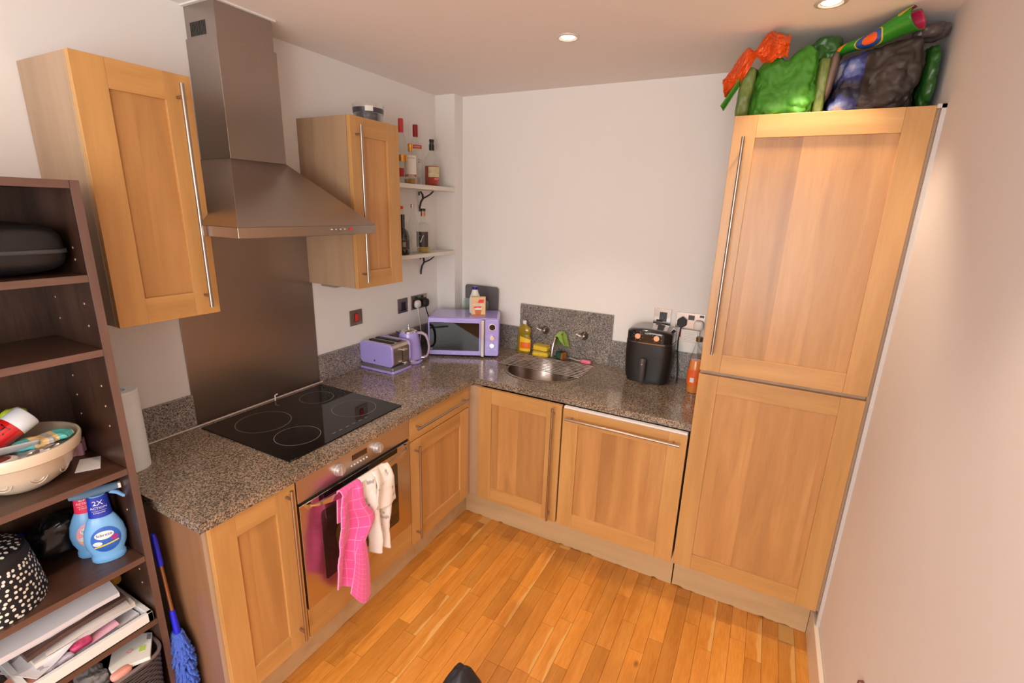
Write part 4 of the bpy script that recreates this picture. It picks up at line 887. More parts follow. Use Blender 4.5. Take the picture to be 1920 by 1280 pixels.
# mixing bowl and what is in it
BCX, BCY, BZ = .312, -2.342, 1.0505
CER = plain('cream_ceramic', (.66,.55,.42,1), .3, var=.04, coat=.5)
t = thing('mixing_bowl', 'large cream ceramic mixing bowl full of odds and ends on the bookcase shelf', 'bowl', (BCX, BCY, BZ))
prof = [(.055, 0), (.062, .004), (.085, .022), (.108, .055), (.119, .086), (.121, .088), (.127, .092), (.131, .116), (.129, .121), (.124, .121), (.120, .112), (.112, .082), (.092, .040), (.05, .012), (0, .010)]
part('bowl_body', MB().lathe(BCX, BCY, [(r, BZ+z) for r, z in prof], 64), CER, t)
for k in range(7):
    a = math.radians(-75 + 38*k)
    for rr in (.020, .012):
        pts = []
        for i in range(17):
            q = 2*PI*i/16; z = .050 + rr*math.sin(q); rad = .1045 + (z-.055)*.42 + .0008; aa = a + rr*math.cos(q)/.11; pts.append((BCX + rad*math.cos(aa), BCY + rad*math.sin(aa), BZ+z))
        part('embossed_ring', MB().tube(pts, .0011, 6, cap=False), CER, t)
def tilted(root_loc, axis): # transform builder for objects along an arbitrary axis
    q = Vector(axis).normalized().to_track_quat('Z', 'Y').to_matrix(); L = Vector(root_loc)
    return lambda mb: setattr(mb, 'v', [tuple(L + q @ Vector(p)) for p in mb.v]) or mb
T = tilted((.33, -2.425, BZ+.118), (-.10, .75, .42))
t = thing('snack_tube', 'red tube with a white end lying tilted in the cream bowl', 'tube', (.33, -2.425, BZ+.11))
part('tube_body', T(MB().lathe(0, 0, [(.030, 0), (.030, .098), (.030, .099)], 36)), plain('glossy_red', (.62,.012,.015,1), .12, var=.05, coat=.8), t)
part('white_end', T(MB().lathe(0, 0, [(.0305, .098), (.0312, .100), (.0318, .135), (.030, .138), (0, .138)], 36)), plain('white_card2', (.72,.74,.76,1), .5), t)
q_, L_ = Vector((-.10, .75, .42)).normalized().to_track_quat('Z', 'Y').to_matrix(), Vector((.33, -2.425, BZ+.118))
def tubef(x, y):
    a = TA + y/.0305; p = Vector((.0308*math.cos(a), .0308*math.sin(a), .078 + x)); return tuple(L_ + q_ @ p)
camdir = (Vector((1.97, -2.75, 1.79)) - L_); cl_ = q_.inverted() @ camdir; TA = math.atan2(cl_.y, cl_.x) - .35
part('lettering', text_on(MB(), 'H', .034, tubef, 1.0), BLACK, t)
def rag(label, name, cat, c, sx, sy, sz, mat, seed, amp=.012, e=(.7,.7), rz=0):
    t = tag(part(name, blob((0,0,0), (sx, sy, sz), e=e, amp=amp, sc=26, seed=seed, nu=48, nv=28), mat, local=True), label, cat); t.location = c; t.rotation_euler = (0, 0, rz); return t
TEAL = plain('teal_wrapper', (.10,.48,.48,1), .4, var=.35, sc=30); YEL = plain('cream_wrapper', (.80,.60,.30,1), .4, var=.2, sc=30)
def wrap_mat():
    m, nt, b = nodes('striped_wrapper'); v = coords(nt); sp = N(nt, 'ShaderNodeSeparateXYZ'); nt.links.new(v, sp.inputs[0])
    r = N(nt, 'ShaderNodeMapRange'); r.inputs[1].default_value = -.06; r.inputs[2].default_value = .06; nt.links.new(sp.outputs[1], r.inputs[0])
    c = N(nt, 'ShaderNodeValToRGB'); c.color_ramp.interpolation = 'CONSTANT'; e = c.color_ramp.elements
    for p, col in ((0, (.10,.48,.48,1)), (.28, (.80,.58,.28,1)), (.52, (.45,.42,.42,1)), (.62, (.80,.58,.28,1)), (.70, (.12,.55,.52,1))):
        if p == 0: e[0].color = col
        else: k = e.new(p); k.color = col
    nt.links.new(r.outputs[0], c.inputs[0]); nt.links.new(c.outputs[0], b.inputs['Base Color']); b.inputs['Roughness'].default_value = .3; return m
rag('teal and cream crumpled wrapper on top of the bowl contents', 'sweet_wrapper', 'wrapper', (.355, -2.300, BZ+.122), .030, .060, .010, wrap_mat(), 3, .012)
rag('yellow-green packet behind the red tube', 'packet', 'packet', (.262, -2.318, BZ+.160), .010, .028, .034, plain('lime_packet', (.42,.55,.03,1), .35), 8, .006)
rag('dark crumpled wrapper at the back of the bowl', 'packet', 'packet', (.25, -2.405, BZ+.140), .045, .05, .035, plain('dark_packet', (.10,.03,.03,1), .3, var=.8, sc=40), 12, .014)
t = thing('grey_scoop', 'grey plastic scoop lying in the bowl under the wrapper', 'scoop', (.385, -2.36, BZ+.11))
part('scoop_blade', MB().grid(lambda u, v: (.372 + .048*(v-.5) + .0*u, -2.44 + .125*u, BZ + .116 + .016*(2*v-1)**2 - .012*u + .02*(v)), 18, 12), plain('scoop_grey', (.42,.42,.43,1), .35), t, solid=.002)
rag('silver crinkled foil bag in the bowl', 'foil_bag', 'bag', (.375, -2.315, BZ+.096), .030, .060, .020, plain('foil', (.45,.42,.42,1), .25, .8, var=.6, sc=60), 15, .014)
t = thing('maroon_spectacle_case', 'cream and maroon oval tin at the front of the bowl', 'tin', (.40, -2.40, BZ+.1))
part('tin_body', blob((.388, -2.405, BZ+.107), (.028, .045, .010), e=(.9,.6), amp=0, nu=40, nv=18), plain('tin_cream', (.66,.60,.52,1), .35), t)
part('tin_lid', blob((.389, -2.410, BZ+.113), (.020, .038, .006), e=(.9,.6), amp=0, nu=40, nv=18), plain('tin_maroon', (.16,.012,.012,1), .3, var=.9, sc=50), t)
rag('small orange sweet at the right edge of the bowl', 'sweet', 'sweet', (.335, -2.262, BZ+.104), .010, .008, .007, plain('orange_sweet', (.75,.22,.05,1), .4), 4, .001)
tag(part('white_note', MB().add([(.358, -2.254, BZ), (.386, -2.206, BZ), (.308, -2.1725, BZ), (.283, -2.213, BZ), (.358, -2.254, BZ+.0008), (.386, -2.206, BZ+.0008), (.308, -2.1725, BZ+.0008), (.283, -2.213, BZ+.0008)], [(3,2,1,0),(4,5,6,7),(0,1,5,4),(1,2,6,5),(2,3,7,6),(3,0,4,7)]), plain('note_white', (.82,.78,.78,1), .5), loc=(.33, -2.21, BZ), smooth=False), 'blank white square card lying on the shelf right of the cream bowl', 'card')
mb = MB()
pts = [(.222 + (.034+.006*math.sin(5*a))*math.cos(a), -2.203 + (.026+.005*math.sin(5*a))*math.sin(a)) for a in [2*PI*i/48 for i in range(48)]]
mb.prism(pts, 'z', BZ, BZ+.024)
inn = [(.222 + (x-.222)*.86, -2.203 + (y+2.203)*.86) for x, y in pts]
mb2 = MB(); n = 48; vs = [(x, y, z) for z in (BZ+.0005, BZ+.040) for x, y in pts] + [(x, y, z) for z in (BZ+.0005, BZ+.040) for x, y in inn]
fs = []
for i in range(n): j = (i+1) % n; fs += [(i, j, n+j, n+i), (2*n+j, 2*n+i, 3*n+i, 3*n+j), (n+i, n+j, 3*n+j, 3*n+i), (j, i, 2*n+i, 2*n+j)]
tag(part('cookie_cutter', mb2.add(vs, fs), plain('pink_cutter', (.66,.36,.44,1), .45), loc=(.222, -2.203, BZ)), 'pale pink scalloped biscuit cutter behind the cream bowl', 'cutter')

# two spray bottles
SZ0 = .7575
BLUEP = plain('sky_blue_plastic', (.17,.42,.76,1), .32, var=.03, coat=.2); NAVYL = plain('navy_label', (.012,.04,.42,1), .4); PINKL = plain('pink_red_label', (.75,.03,.10,1), .4)
def spray(x, y, rz, label, neck, body2):
    t = thing('spray_bottle', label, 'spray bottle', (x, y, SZ0), rz, group='fabric freshener spray bottles')
    # local: x across, -y towards the viewer
    P_ = [(.036, 0), (.040, .006), (.040, .018), (.037, .026), (.046, .050), (.049, .075), (.045, .105), (.034, .135), (.024, .155), (.0205, .165)]
    part('bottle_body', MB().lathe(0, 0, P_, 44, sy=.55), BLUEP, t, local=True)
    part('neck_label', MB().lathe(0, 0, [(.0275, .148), (.0262, .165), (.0235, .205), (.0235, .212)], 36, sx=1, sy=.72, cap=False), neck, t, local=True)
    nf = lambda px, py: (px, -.0182-.0006 - .0006*(1-(px/.027)**2) - max(0, .187-(.182+py))*.05, .182+py)
    fr = lambda x_, z_: -.72*math.sqrt(max(0, (.0262 - (z_-.165)*.06)**2 - x_*x_)) - .0008
    def nfn(px, py): zz = .185 + py; return (px, fr(px, zz), zz)
    mb = text_on(MB(), '2X', .020, lambda a, b_: nfn(a, b_ + .009), 1.0); text_on(mb, 'ACTION', .0098, lambda a, b_: nfn(a, b_ - .006), 1.0); text_on(mb, 'CLEANS & FRESHENS', .0036, lambda a, b_: nfn(a, b_ - .015)); text_on(mb, '& FRESHENS', .005, lambda a, b_: nfn(a, b_ - .021))
    part('lettering', mb, WHITE, t, local=True)
    def bf(px, pz):
        R = None
        for (r0, z0), (r1, z1) in zip(P_, P_[1:]):
            if z0 <= pz <= z1: R = r0 + (r1-r0)*(pz-z0)/(z1-z0)
        return (px, -.55*math.sqrt(max(0, R*R - px*px)) - .0010, pz)
    def disc(cx_, cz_, rx_, rz_, lift=0): # ellipse wrapped onto the body
        m_ = MB(); vs = []; fs = []; nr, na = 8, 40
        for i in range(nr+1):
            for k in range(na):
                a = 2*PI*k/na; p = bf(cx_ + rx_*i/nr*math.cos(a), cz_ + rz_*i/nr*math.sin(a)); vs.append((p[0], p[1]-lift, p[2]))
        for i in range(nr):
            for k in range(na): j = (k+1) % na; fs.append((i*na+k, i*na+j, (i+1)*na+j, (i+1)*na+k))
        return m_.add(vs, fs)
    lb = part('round_label', disc(.002, .078, .034, .040), body2, t, local=True)
    part('logo_oval', disc(.000, .094, .022, .0125, .0006), WHITE, lb, local=True)
    part('lettering', text_on(MB(), 'febreze', .0125, lambda a, b_: (lambda p: (p[0], p[1]-.0012, p[2]))(bf(a, .095+b_))), plain('navy_ink', (.02,.05,.3,1), .5) if 'navy_ink' not in bpy.data.materials else bpy.data.materials['navy_ink'], lb, local=True)
    part('yellow_stripe', MB().grid(lambda u, v: (lambda p: (p[0], p[1]-.0007, p[2]))(bf(-.026+.056*u, .056+.010*u+.0042*v)), 16, 2), plain('yellow_stripe', (.85,.60,.03,1), .4), lb, local=True)
    part('printed_flowers', disc(-.018, .070, .011, .007, .0008), plain('flower_print', (.75,.85,.92,1), .4, var=.4, sc=90), lb, local=True)
    part('printed_lavender', disc(.022, .080, .009, .008, .0008), plain('lavender_print', (.32,.03,.22,1), .4, var=.4, sc=90), lb, local=True)
    hd = MB().grid(lambda u, v: (lambda a, f: (-.058 + .108*f, .0185*math.cos(a)*(1-.45*f)*(.55+.45*min(1, f*5)), .223 + .004*f + (.0155*math.sin(a))*(1-.35*f)*(.5+.5*min(1, f*5))))(2*PI*u, v), 24, 12, wrap=True)
    k = len(hd.v); hd.f.append(tuple(reversed(range(24)))); hd.m.append(0); hd.f.append(tuple(range(k-24, k))); hd.m.append(0)
    h = part('spray_head', hd, glass('smoky_blue', (.16,.28,.42,1), .2, .7) if 'smoky_blue' not in bpy.data.materials else bpy.data.materials['smoky_blue'], t, local=True)
    part('nozzle', MB().box(.048, .058, -.0075, .0075, .219, .235), WHITE, h, local=True, bevel=.002)
    part('trigger', MB().tube([(.030, 0, .215), (.046, 0, .205), (.058, 0, .190), (.066, 0, .186)], [.007, .006, .005, .004], 12), BLUEP, h, local=True)
    part('collar', MB().lathe(0, 0, [(.021, .165), (.020, .215)], 30, sy=.8), BLUEP, t, local=True)
    return t
a1 = math.atan2(1.79, .0)  # facing the room
spray(.372, -2.2235, math.radians(66), 'sky-blue spray bottle with a navy 2X ACTION neck label, in front', NAVYL, plain('blue_round_label', (.02,.12,.50,1), .4, var=.3, sc=25))
spray(.312, -2.2330, math.radians(66), 'sky-blue spray bottle with a red neck label, behind the navy-labelled one', PINKL, plain('pink_round_label', (.80,.35,.42,1), .4, var=.15, sc=25))
# dotted pot
def dots_mat(name, side):
    m, nt, b = nodes(name); tc = N(nt, 'ShaderNodeTexCoord'); sp = N(nt, 'ShaderNodeSeparateXYZ'); nt.links.new(tc.outputs['Object'], sp.inputs[0]); cb = N(nt, 'ShaderNodeCombineXYZ')
    if side:
        at_ = N(nt, 'ShaderNodeMath', operation='ARCTAN2'); nt.links.new(sp.outputs[1], at_.inputs[0]); nt.links.new(sp.outputs[0], at_.inputs[1])
        mu = N(nt, 'ShaderNodeMath', operation='MULTIPLY'); mu.inputs[1].default_value = .108; nt.links.new(at_.outputs[0], mu.inputs[0]); nt.links.new(mu.outputs[0], cb.inputs[0]); nt.links.new(sp.outputs[2], cb.inputs[1])
    else: nt.links.new(sp.outputs[0], cb.inputs[0]); nt.links.new(sp.outputs[1], cb.inputs[1])
    vo = N(nt, 'ShaderNodeTexVoronoi', feature='F1', voronoi_dimensions='2D'); vo.inputs['Scale'].default_value = 72; vo.inputs['Randomness'].default_value = .62; nt.links.new(cb.outputs[0], vo.inputs[0])
    r = ramp(nt, vo.outputs['Distance'], [(.25, (.80,.79,.72,1)), (.30, (.006,.006,.009,1))])
    nt.links.new(r, b.inputs['Base Color']); b.inputs['Roughness'].default_value = .7; return m
HX, HY = .325, -2.468
t = thing('dotted_hatbox', 'black hat-shaped pot with white dots on the shelf beside the sprays', 'hat', (HX, HY, .757))
DOT = dots_mat('dotted_side', True); DOTT = dots_mat('dotted_top', False)
part('crown', MB().lathe(HX, HY, [(.112, .7585), (.113, .764), (.110, .80), (.104, .85), (.098, .885), (.0965, .888)], 56), DOT, t)
part('band', MB().lathe(HX, HY, [(.0965, .888), (.098, .894), (.092, .914), (.086, .918)], 56), plain('black_band', (.008,.008,.010,1), .7), t)
part('top', MB().lathe(HX, HY, [(.086, .918), (.07, .925), (.04, .929), (0, .930)], 56), DOTT, t)
rag('bright blue cloth folded at the back of the spray shelf', 'blue_cloth', 'cloth', (.204, -2.47, .82), .020, .13, .060, plain('cobalt_cloth', (.01,.03,.40,1), .8), 21, .010)
rag('black plastic bag lying behind the spray bottles', 'black_bag', 'bag', (.238, -2.275, .825), .042, .070, .058, plain('bin_liner', (.008,.008,.009,1), .25), 22, .016)

# tray with papers
TZ = .5275
t = thing('white_tray', 'white-framed black tray full of papers on the bookcase shelf', 'tray', (.35, -2.33, TZ), 0)
ty0, ty1, tx0, tx1 = -2.475, -2.178, .200, .449
part('tray_base', MB().box(tx0, tx1, ty0, ty1, TZ, TZ+.004), MBLACK, t)
part('tray_frame', MB().box(tx1-.014, tx1, ty0, ty1, TZ+.002, TZ+.034).box(tx0, tx0+.014, ty0, ty1, TZ+.002, TZ+.034).box(tx0, tx1, ty0, ty0+.014, TZ+.002, TZ+.034).box(tx0, tx1, ty1-.014, ty1, TZ+.002, TZ+.034), WHITE, t, bevel=.001)
part('inner_wall', MB().box(tx1-.016, tx1-.0142, ty0+.014, ty1-.014, TZ+.004, TZ+.033), MBLACK, t)
def sheet(name, label, cat, x0, x1, y0, y1, z, th, mat, rz, curl=0, seed=1, tilt=0, tiltx=0):
    mb = MB(); cx_, cy_ = (x0+x1)/2, (y0+y1)/2
    def f(u, v, dz): 
        px, py = (x0-cx_) + (x1-x0)*v, (y0-cy_) + (y1-y0)*u
        return (px, py, dz + curl*(v**3) + .004*math.sin(u*5+seed) + .003*math.sin(v*4+seed*2) + tilt*(u-.5) + tiltx*(v-.5))
    g1 = MB().grid(lambda u, v: f(u, v, 0), 14, 10); mb.add(g1.v, [tuple(reversed(q)) for q in g1.f]); g2 = MB().grid(lambda u, v: f(u, v, th), 14, 10); mb.add(g2.v, g2.f)
    E_ = list(range(14)) + [14*k+13 for k in range(1, 10)] + list(range(14*9+12, 14*9-1, -1)) + [14*k for k in range(8, 0, -1)]
    for i in range(len(E_)): a, b_ = E_[i], E_[(i+1) % len(E_)]; mb.f.append((a, b_, b_+140, a+140)); mb.m.append(0)
    o = part(name, mb, mat, local=True); o.location = (cx_, cy_, z); o.rotation_euler = (0, 0, rz); return tag(o, label, cat)
WP = plain('white_paper', (.72,.70,.73,1), .6, var=.04); WP2 = plain('cream_paper', (.72,.66,.62,1), .6, var=.06); 
PK = plain('pink_paper', (.78,.42,.52,1), .55, var=.12, sc=60); BRN = plain('brown_plastic_wallet', (.10,.055,.045,1), .2, var=.6, sc=30); SAL = plain('salmon_card', (.78,.36,.28,1), .55)
sheet('paper_stack', 'pale lilac-white folded papers low in the tray', 'papers', .22, .41, -2.46, -2.20, TZ+.010, .010, WP, .05, .0, 1)
sheet('pink_leaflet', 'pink printed leaflet lying in the front of the tray', 'leaflet', .345, .412, -2.40, -2.250, TZ+.026, .002, PK, -.03, 0, 2, .004, -.008)
sheet('salmon_card', 'salmon pink card poking out at the left front of the tray', 'card', .34, .425, -2.49, -2.40, TZ+.020, .002, SAL, .3, 0, 5)
sheet('paper_stack', 'thick stack of white papers in the middle of the tray', 'papers', .205, .395, -2.43, -2.195, TZ+.046, .016, WP2, -.04, -.006, 4, .010)
sheet('brown_wallet', 'brown plastic wallet between the papers in the tray', 'wallet', .215, .385, -2.45, -2.215, TZ+.078, .014, BRN, .06, -.008, 6, .006)
sheet('paper_sheet', 'curled white sheet under the top pile of papers', 'papers', .215, .375, -2.50, -2.26, TZ+.104, .006, WP, .02, -.016, 8, .004)
sheet('paper_stack', 'large white envelope pile on top of the tray papers', 'papers', .205, .385, -2.56, -2.225, TZ+.126, .014, WP, -.02, -.022, 3, -.010)
sheet('paper_sheet', 'crumpled grey-white receipt at the left front of the tray papers', 'papers', .30, .42, -2.47, -2.36, TZ+.034, .0015, WP, .35, .010, 9, .012, -.006)
sheet('paper_sheet', 'cream sheet sticking out at an angle halfway up the tray papers', 'papers', .25, .405, -2.40, -2.205, TZ+.066, .0015, WP2, -.12, -.010, 11, .006, .004)
rag('yellow-brown folded cloth behind the papers by the bookcase side', 'ochre_cloth', 'cloth', (.275, -2.197, TZ+.105), .030, .016, .028, plain('ochre', (.50,.25,.04,1), .7), 31, .006)
t = rag('small bright green cap at the left corner of the tray', 'green_cap', 'disc', (.425, -2.505, TZ+.024), .011, .011, .011, plain('bright_green', (.03,.62,.16,1), .35), 2, .0005, (.9,.5))  # a loose plastic cap
rag('amber bag of sweets left of the tray', 'sweet_bag', 'bag', (.400, -2.555, TZ+.030), .035, .035, .030, plain('amber_wrap', (.25,.10,.03,1), .2, var=.9, sc=60), 33, .010)
rag('clump of small white and mauve ribbon flowers in the tray', 'ribbon_flowers', 'flowers', (.405, -2.405, TZ+.024), .016, .045, .012, plain('ribbon', (.45,.40,.48,1), .6, var=.8, sc=70), 35, .012)
rag('dark pink patterned purse in the front of the tray', 'pink_purse', 'purse', (.402, -2.340, TZ+.034), .014, .026, .010, plain('purse_pink', (.50,.05,.14,1), .5, var=.8, sc=90), 36, .004)

# basket below
KX, KY, KZ = .372, -2.264, .2005
t = thing('wicker_basket', 'dark woven plastic basket on the low shelf holding a white packet', 'basket', (KX, KY, KZ))
BAS = plain('dark_weave', (.055,.042,.040,1), .4, var=.3)
hh = .235
def bk(a, z, r=1):
    w_, d_ = .098 + .014*z/hh, .074 + .012*z/hh
    c, s = math.cos(a), math.sin(a); return (KX + r*w_*math.copysign(abs(c)**.45, c), KY + r*d_*math.copysign(abs(s)**.45, s), KZ + z)
part('basket_shell', MB().grid(lambda u, v: bk(2*PI*u, .001+hh*v*.985, .975), 56, 4, wrap=True), plain('basket_inner', (.02,.016,.016,1), .6), t, solid=.002)
part('basket_floor', MB().prism([bk(2*PI*i/40, 0, .96)[:2] for i in range(40)], 'z', KZ+.001, KZ+.004), BAS, t)
mb = MB()
for r in range(24):
    z = .006 + r*.0094; pts = []
    for i in range(97):
        p = Vector(bk(2*PI*i/96, z, 1.0 + .012*math.sin(i*PI/2 + r*PI))); pts.append(p)
    mb.tube(pts, .0038, 5, cap=False)
o = part('woven_strands', mb, BAS, t); o['kind'] = 'stuff'
part('basket_rim', MB().tube([bk(2*PI*i/64, hh, 1.02) for i in range(65)], .0055, 8, cap=False), plain('basket_rim', (.16,.13,.13,1), .35), t)
PKP = [(.361,-2.204), (.404,-2.1735), (.492,-2.223), (.452,-2.305), (.430,-2.303), (.372,-2.268)]
o = part('white_packet', MB().prism(PKP, 'z', .440, .452), plain('packet_white', (.74,.72,.68,1), .4, var=.05), loc=(.42, -2.24, .44), bevel=.001); tag(o, 'white printed packet with a green panel lying on the basket', 'packet')
part('green_print', MB().prism([(.436,-2.207), (.456,-2.218), (.448,-2.232), (.428,-2.221)], 'z', .452, .4526), plain('green_print', (.45,.62,.12,1), .5), o)
part('barcode', MB().prism([(.398,-2.184), (.408,-2.178), (.428,-2.190), (.418,-2.197)], 'z', .452, .4526), plain('bar_grey', (.25,.24,.26,1), .5), o)
part('warning_mark', MB().tube([(.418, -2.252, .4525), (.427, -2.247, .4525), (.423, -2.236, .4525), (.413, -2.240, .4525), (.418, -2.252, .4525)], .0005, 5), RED, o)
rag('clear crumpled plastic film in the basket', 'plastic_film', 'film', (.400, -2.335, .430), .050, .030, .030, glass('film', (.55,.53,.52,1), .3, .3), 41, .018)
rag('small pink soap in the basket front', 'pink_soap', 'soap', (.470, -2.290, .444), .014, .026, .012, plain('soap_pink', (.70,.30,.24,1), .4), 42, .001)

# ------------------------------------------------------------------ duster leaning in the gap
t = thing('duster', 'blue microfibre duster with a brown handle standing in the gap beside the bookcase', 'duster', (.50, -2.12, FZ))
BLU = plain('cobalt_plastic', (.012,.018,.62,1), .35); BLUM = plain('blue_microfibre', (.045,.12,.55,1), .85, var=.2, sc=60, sheen=.3)
A_ = Vector((0.413, -2.125, 0.79)); B_ = Vector((0.449, -2.125, 0.447)); D_ = (B_-A_)
part('grip', MB().tube([A_, A_+D_*.06, A_+D_*.32], [.005, .0078, .0085], 14), BLU, t)
part('pole', MB().cyl(A_+D_*.30, A_+D_*.82, .0058, 12), plain('bronze_pole', (.35,.19,.10,1), .3, .8), t)
part('collar', MB().tube([A_+D_*.80, A_+D_*.84, B_+D_*.06], [.008, .0085, .0105], 14), BLU, t)
core0, core1 = B_+D_*.04, Vector((0.441, -2.125, 0.0))
part('head_core', MB().tube([core0, core0.lerp(core1, .5), core1], .016, 12), BLUM, t)
mb = MB(); r_ = random.Random(11); ax = (core1-core0).normalized(); pu = ax.cross(Vector((0,1,0))).normalized(); pv = ax.cross(pu)
for i in range(1500):
    f = r_.random(); a = r_.random()*2*PI; p = core0.lerp(core1, f); o_ = (pu*math.cos(a) + pv*math.sin(a)*.62); l = .030 + .012*r_.random()
    s_ = .35 + .65*min(1, f*7)
    q0 = p + o_*.012; q1 = p + o_*(.012 + l*.6*s_) + ax*.004; q2 = p + o_*(.012 + l*s_) + ax*(.012 + .01*r_.random())
    mb.tube([q0, q1, q2], [.0035, .0045, .0034], 5)
o = part('chenille', mb, BLUM, t); o['kind'] = 'stuff'

# ------------------------------------------------------------------ towels on the oven handle
def towel_mat(name, col, line, su, sv, lw=.06, spots=None):
    m, nt, b = nodes(name); uv = N(nt, 'ShaderNodeUVMap'); sp = N(nt, 'ShaderNodeSeparateXYZ'); nt.links.new(uv.outputs[0], sp.inputs[0])
    outs = []
    for ch, s in ((0, su), (1, sv)):
        a = N(nt, 'ShaderNodeMath', operation='MULTIPLY'); a.inputs[1].default_value = s; nt.links.new(sp.outputs[ch], a.inputs[0])
        f = N(nt, 'ShaderNodeMath', operation='FRACT'); nt.links.new(a.outputs[0], f.inputs[0])
        g = N(nt, 'ShaderNodeMath', operation='LESS_THAN'); g.inputs[1].default_value = lw; nt.links.new(f.outputs[0], g.inputs[0]); outs.append(g.outputs[0])
    mx = N(nt, 'ShaderNodeMath', operation='MAXIMUM'); nt.links.new(outs[0], mx.inputs[0]); nt.links.new(outs[1], mx.inputs[1])
    c = mixc(nt, mx.outputs[0], col, line)
    if spots:
        v = coords(nt); n = N(nt, 'ShaderNodeTexNoise'); n.inputs['Scale'].default_value = 22; nt.links.new(v, n.inputs[0]); r = ramp(nt, n.outputs[0], [(.62, (0,0,0,1)), (.66, (1,1,1,1))]); c = mixc(nt, r, c, spots)
    nt.links.new(c, b.inputs['Base Color']); b.inputs['Roughness'].default_value = .95; b.inputs['Sheen Weight'].default_value = .3
    v = coords(nt); n2 = N(nt, 'ShaderNodeTexNoise'); n2.inputs['Scale'].default_value = 420; nt.links.new(v, n2.inputs[0]); bump(nt, b, n2.outputs[0], .5, .002); return m
PT = towel_mat('pink_towel', (.86,.10,.36,1), (.90,.27,.54,1), 5, 13, .07); WT_ = towel_mat('cream_towel', (.84,.76,.70,1), (.80,.70,.63,1), 40, 2, .2, (.40,.36,.35,1))
HXX = .702; HZZ = .757
def towel(yt0, yt1, yb0, yb1, zb0, zb1, back, folds, seed, bulge, zmid=None, out=.0):
    def fn(u, v):
        # v 0..1: back end -> over the handle -> front end
        vb = .16
        if v < vb: f = 1 - v/vb; y = yt0 + (yt1-yt0)*u + .010*math.sin(u*6); x = HXX - .012 - .010*f; z = HZZ - back*f
        elif v < vb+.06:
            f = (v-vb)/.06; a = PI*(1-f); y = yt0 + (yt1-yt0)*u; x = HXX + .013*math.cos(a) + .001; z = HZZ + .013*math.sin(a) + .004
        else:
            f = (v-vb-.06)/(1-vb-.06); k = f**.75
            y = (yt0 + (yt1-yt0)*u)*(1-k) + (yb0 + (yb1-yb0)*u)*k + bulge(u, f)
            zb = zb0 + (zb1-zb0)*u; z = HZZ + .004 + (zb - HZZ)*f
            am = .006 + .012*min(1, f*2.5); x = HXX + .016 + out*math.sin(f*PI*.6) + am*math.sin(u*folds*2*PI + seed + f*1.5) + .008*fbm((u*2, f*3, seed), 1.2, seed)
        return (x, y, z + .004*math.sin(u*9+seed)*(1 if v > .9 else 0))
    return fn
def pb(u, f): return .020*math.exp(-((f-.42)/.16)**2)*u*2.1 - .008*math.sin(f*PI)*(1-u)
def sub(fn, u0, u1, v0, dx): return lambda u, v: (lambda p: (p[0]+dx(u, v), p[1], p[2]))(fn(u0+(u1-u0)*u, v0+(1-v0)*v))
def pb(u, f): return (.050*math.exp(-((f-.36)/.13)**2) - .020*math.exp(-((f-.62)/.16)**2))*u**1.5 - .006*math.sin(f*PI)*(1-u)
pt = tag(part('pink_towel', MB().grid(towel(-1.652, -1.560, -1.724, -1.556, .402, .300, .13, 1.3, .6, pb, out=.010), 64, 100), PT, solid=.005, loc=(HXX, -1.63, .6)), 'bright pink checked tea towel hanging over the oven door handle', 'towel')
def pbb(u, f): return -.030*math.sin(min(1, max(0, (f-.40)/.6))*PI*.5)*(1-u) + .006*u
def fe(u, v):
    f = v; y0 = -1.628 - .030*f**1.5; y1 = -1.575 + .020*f
    if f < .25: y0 += .030*(1-f/.25)
    z = .555 - (.555-(.335 - .095*math.sin(min(1, u*1.35)*PI/2) + .012*max(0, u-.7)/.3))*f
    return (HXX + .034 + .008*math.sin(u*PI) + .006*math.sin(f*4), y0 + (y1-y0)*u, z)
part('folded_corner', MB().grid(fe, 30, 44), PT, pt, solid=.005)
def wb(u, f): return .026*math.exp(-((f-.33)/.25)**2)*u - .008*math.sin(f*PI*2)*(1-u)
ct = tag(part('cream_towel', MB().grid(towel(-1.556, -1.420, -1.520, -1.408, .415, .385, .06, 2.1, 3.1, wb, out=.004), 64, 90), WT_, solid=.005, loc=(HXX, -1.47, .6)), 'cream tea towel with grey stains hanging over the oven handle beside the pink one', 'towel')
def cf(u, v):
    y = -1.492 + .085*u + .022*v*u - .012*v*(1-u); z = HZZ + .020 - (.155 + .03*u)*v - .0*u
    return (HXX + .004 + .030*min(1, v*3)**.6 + .006*math.sin(u*8+v*3), y, z - .010*math.sin(u*5)*v)
part('short_flap', MB().grid(cf, 30, 30), WT_, ct, solid=.005)

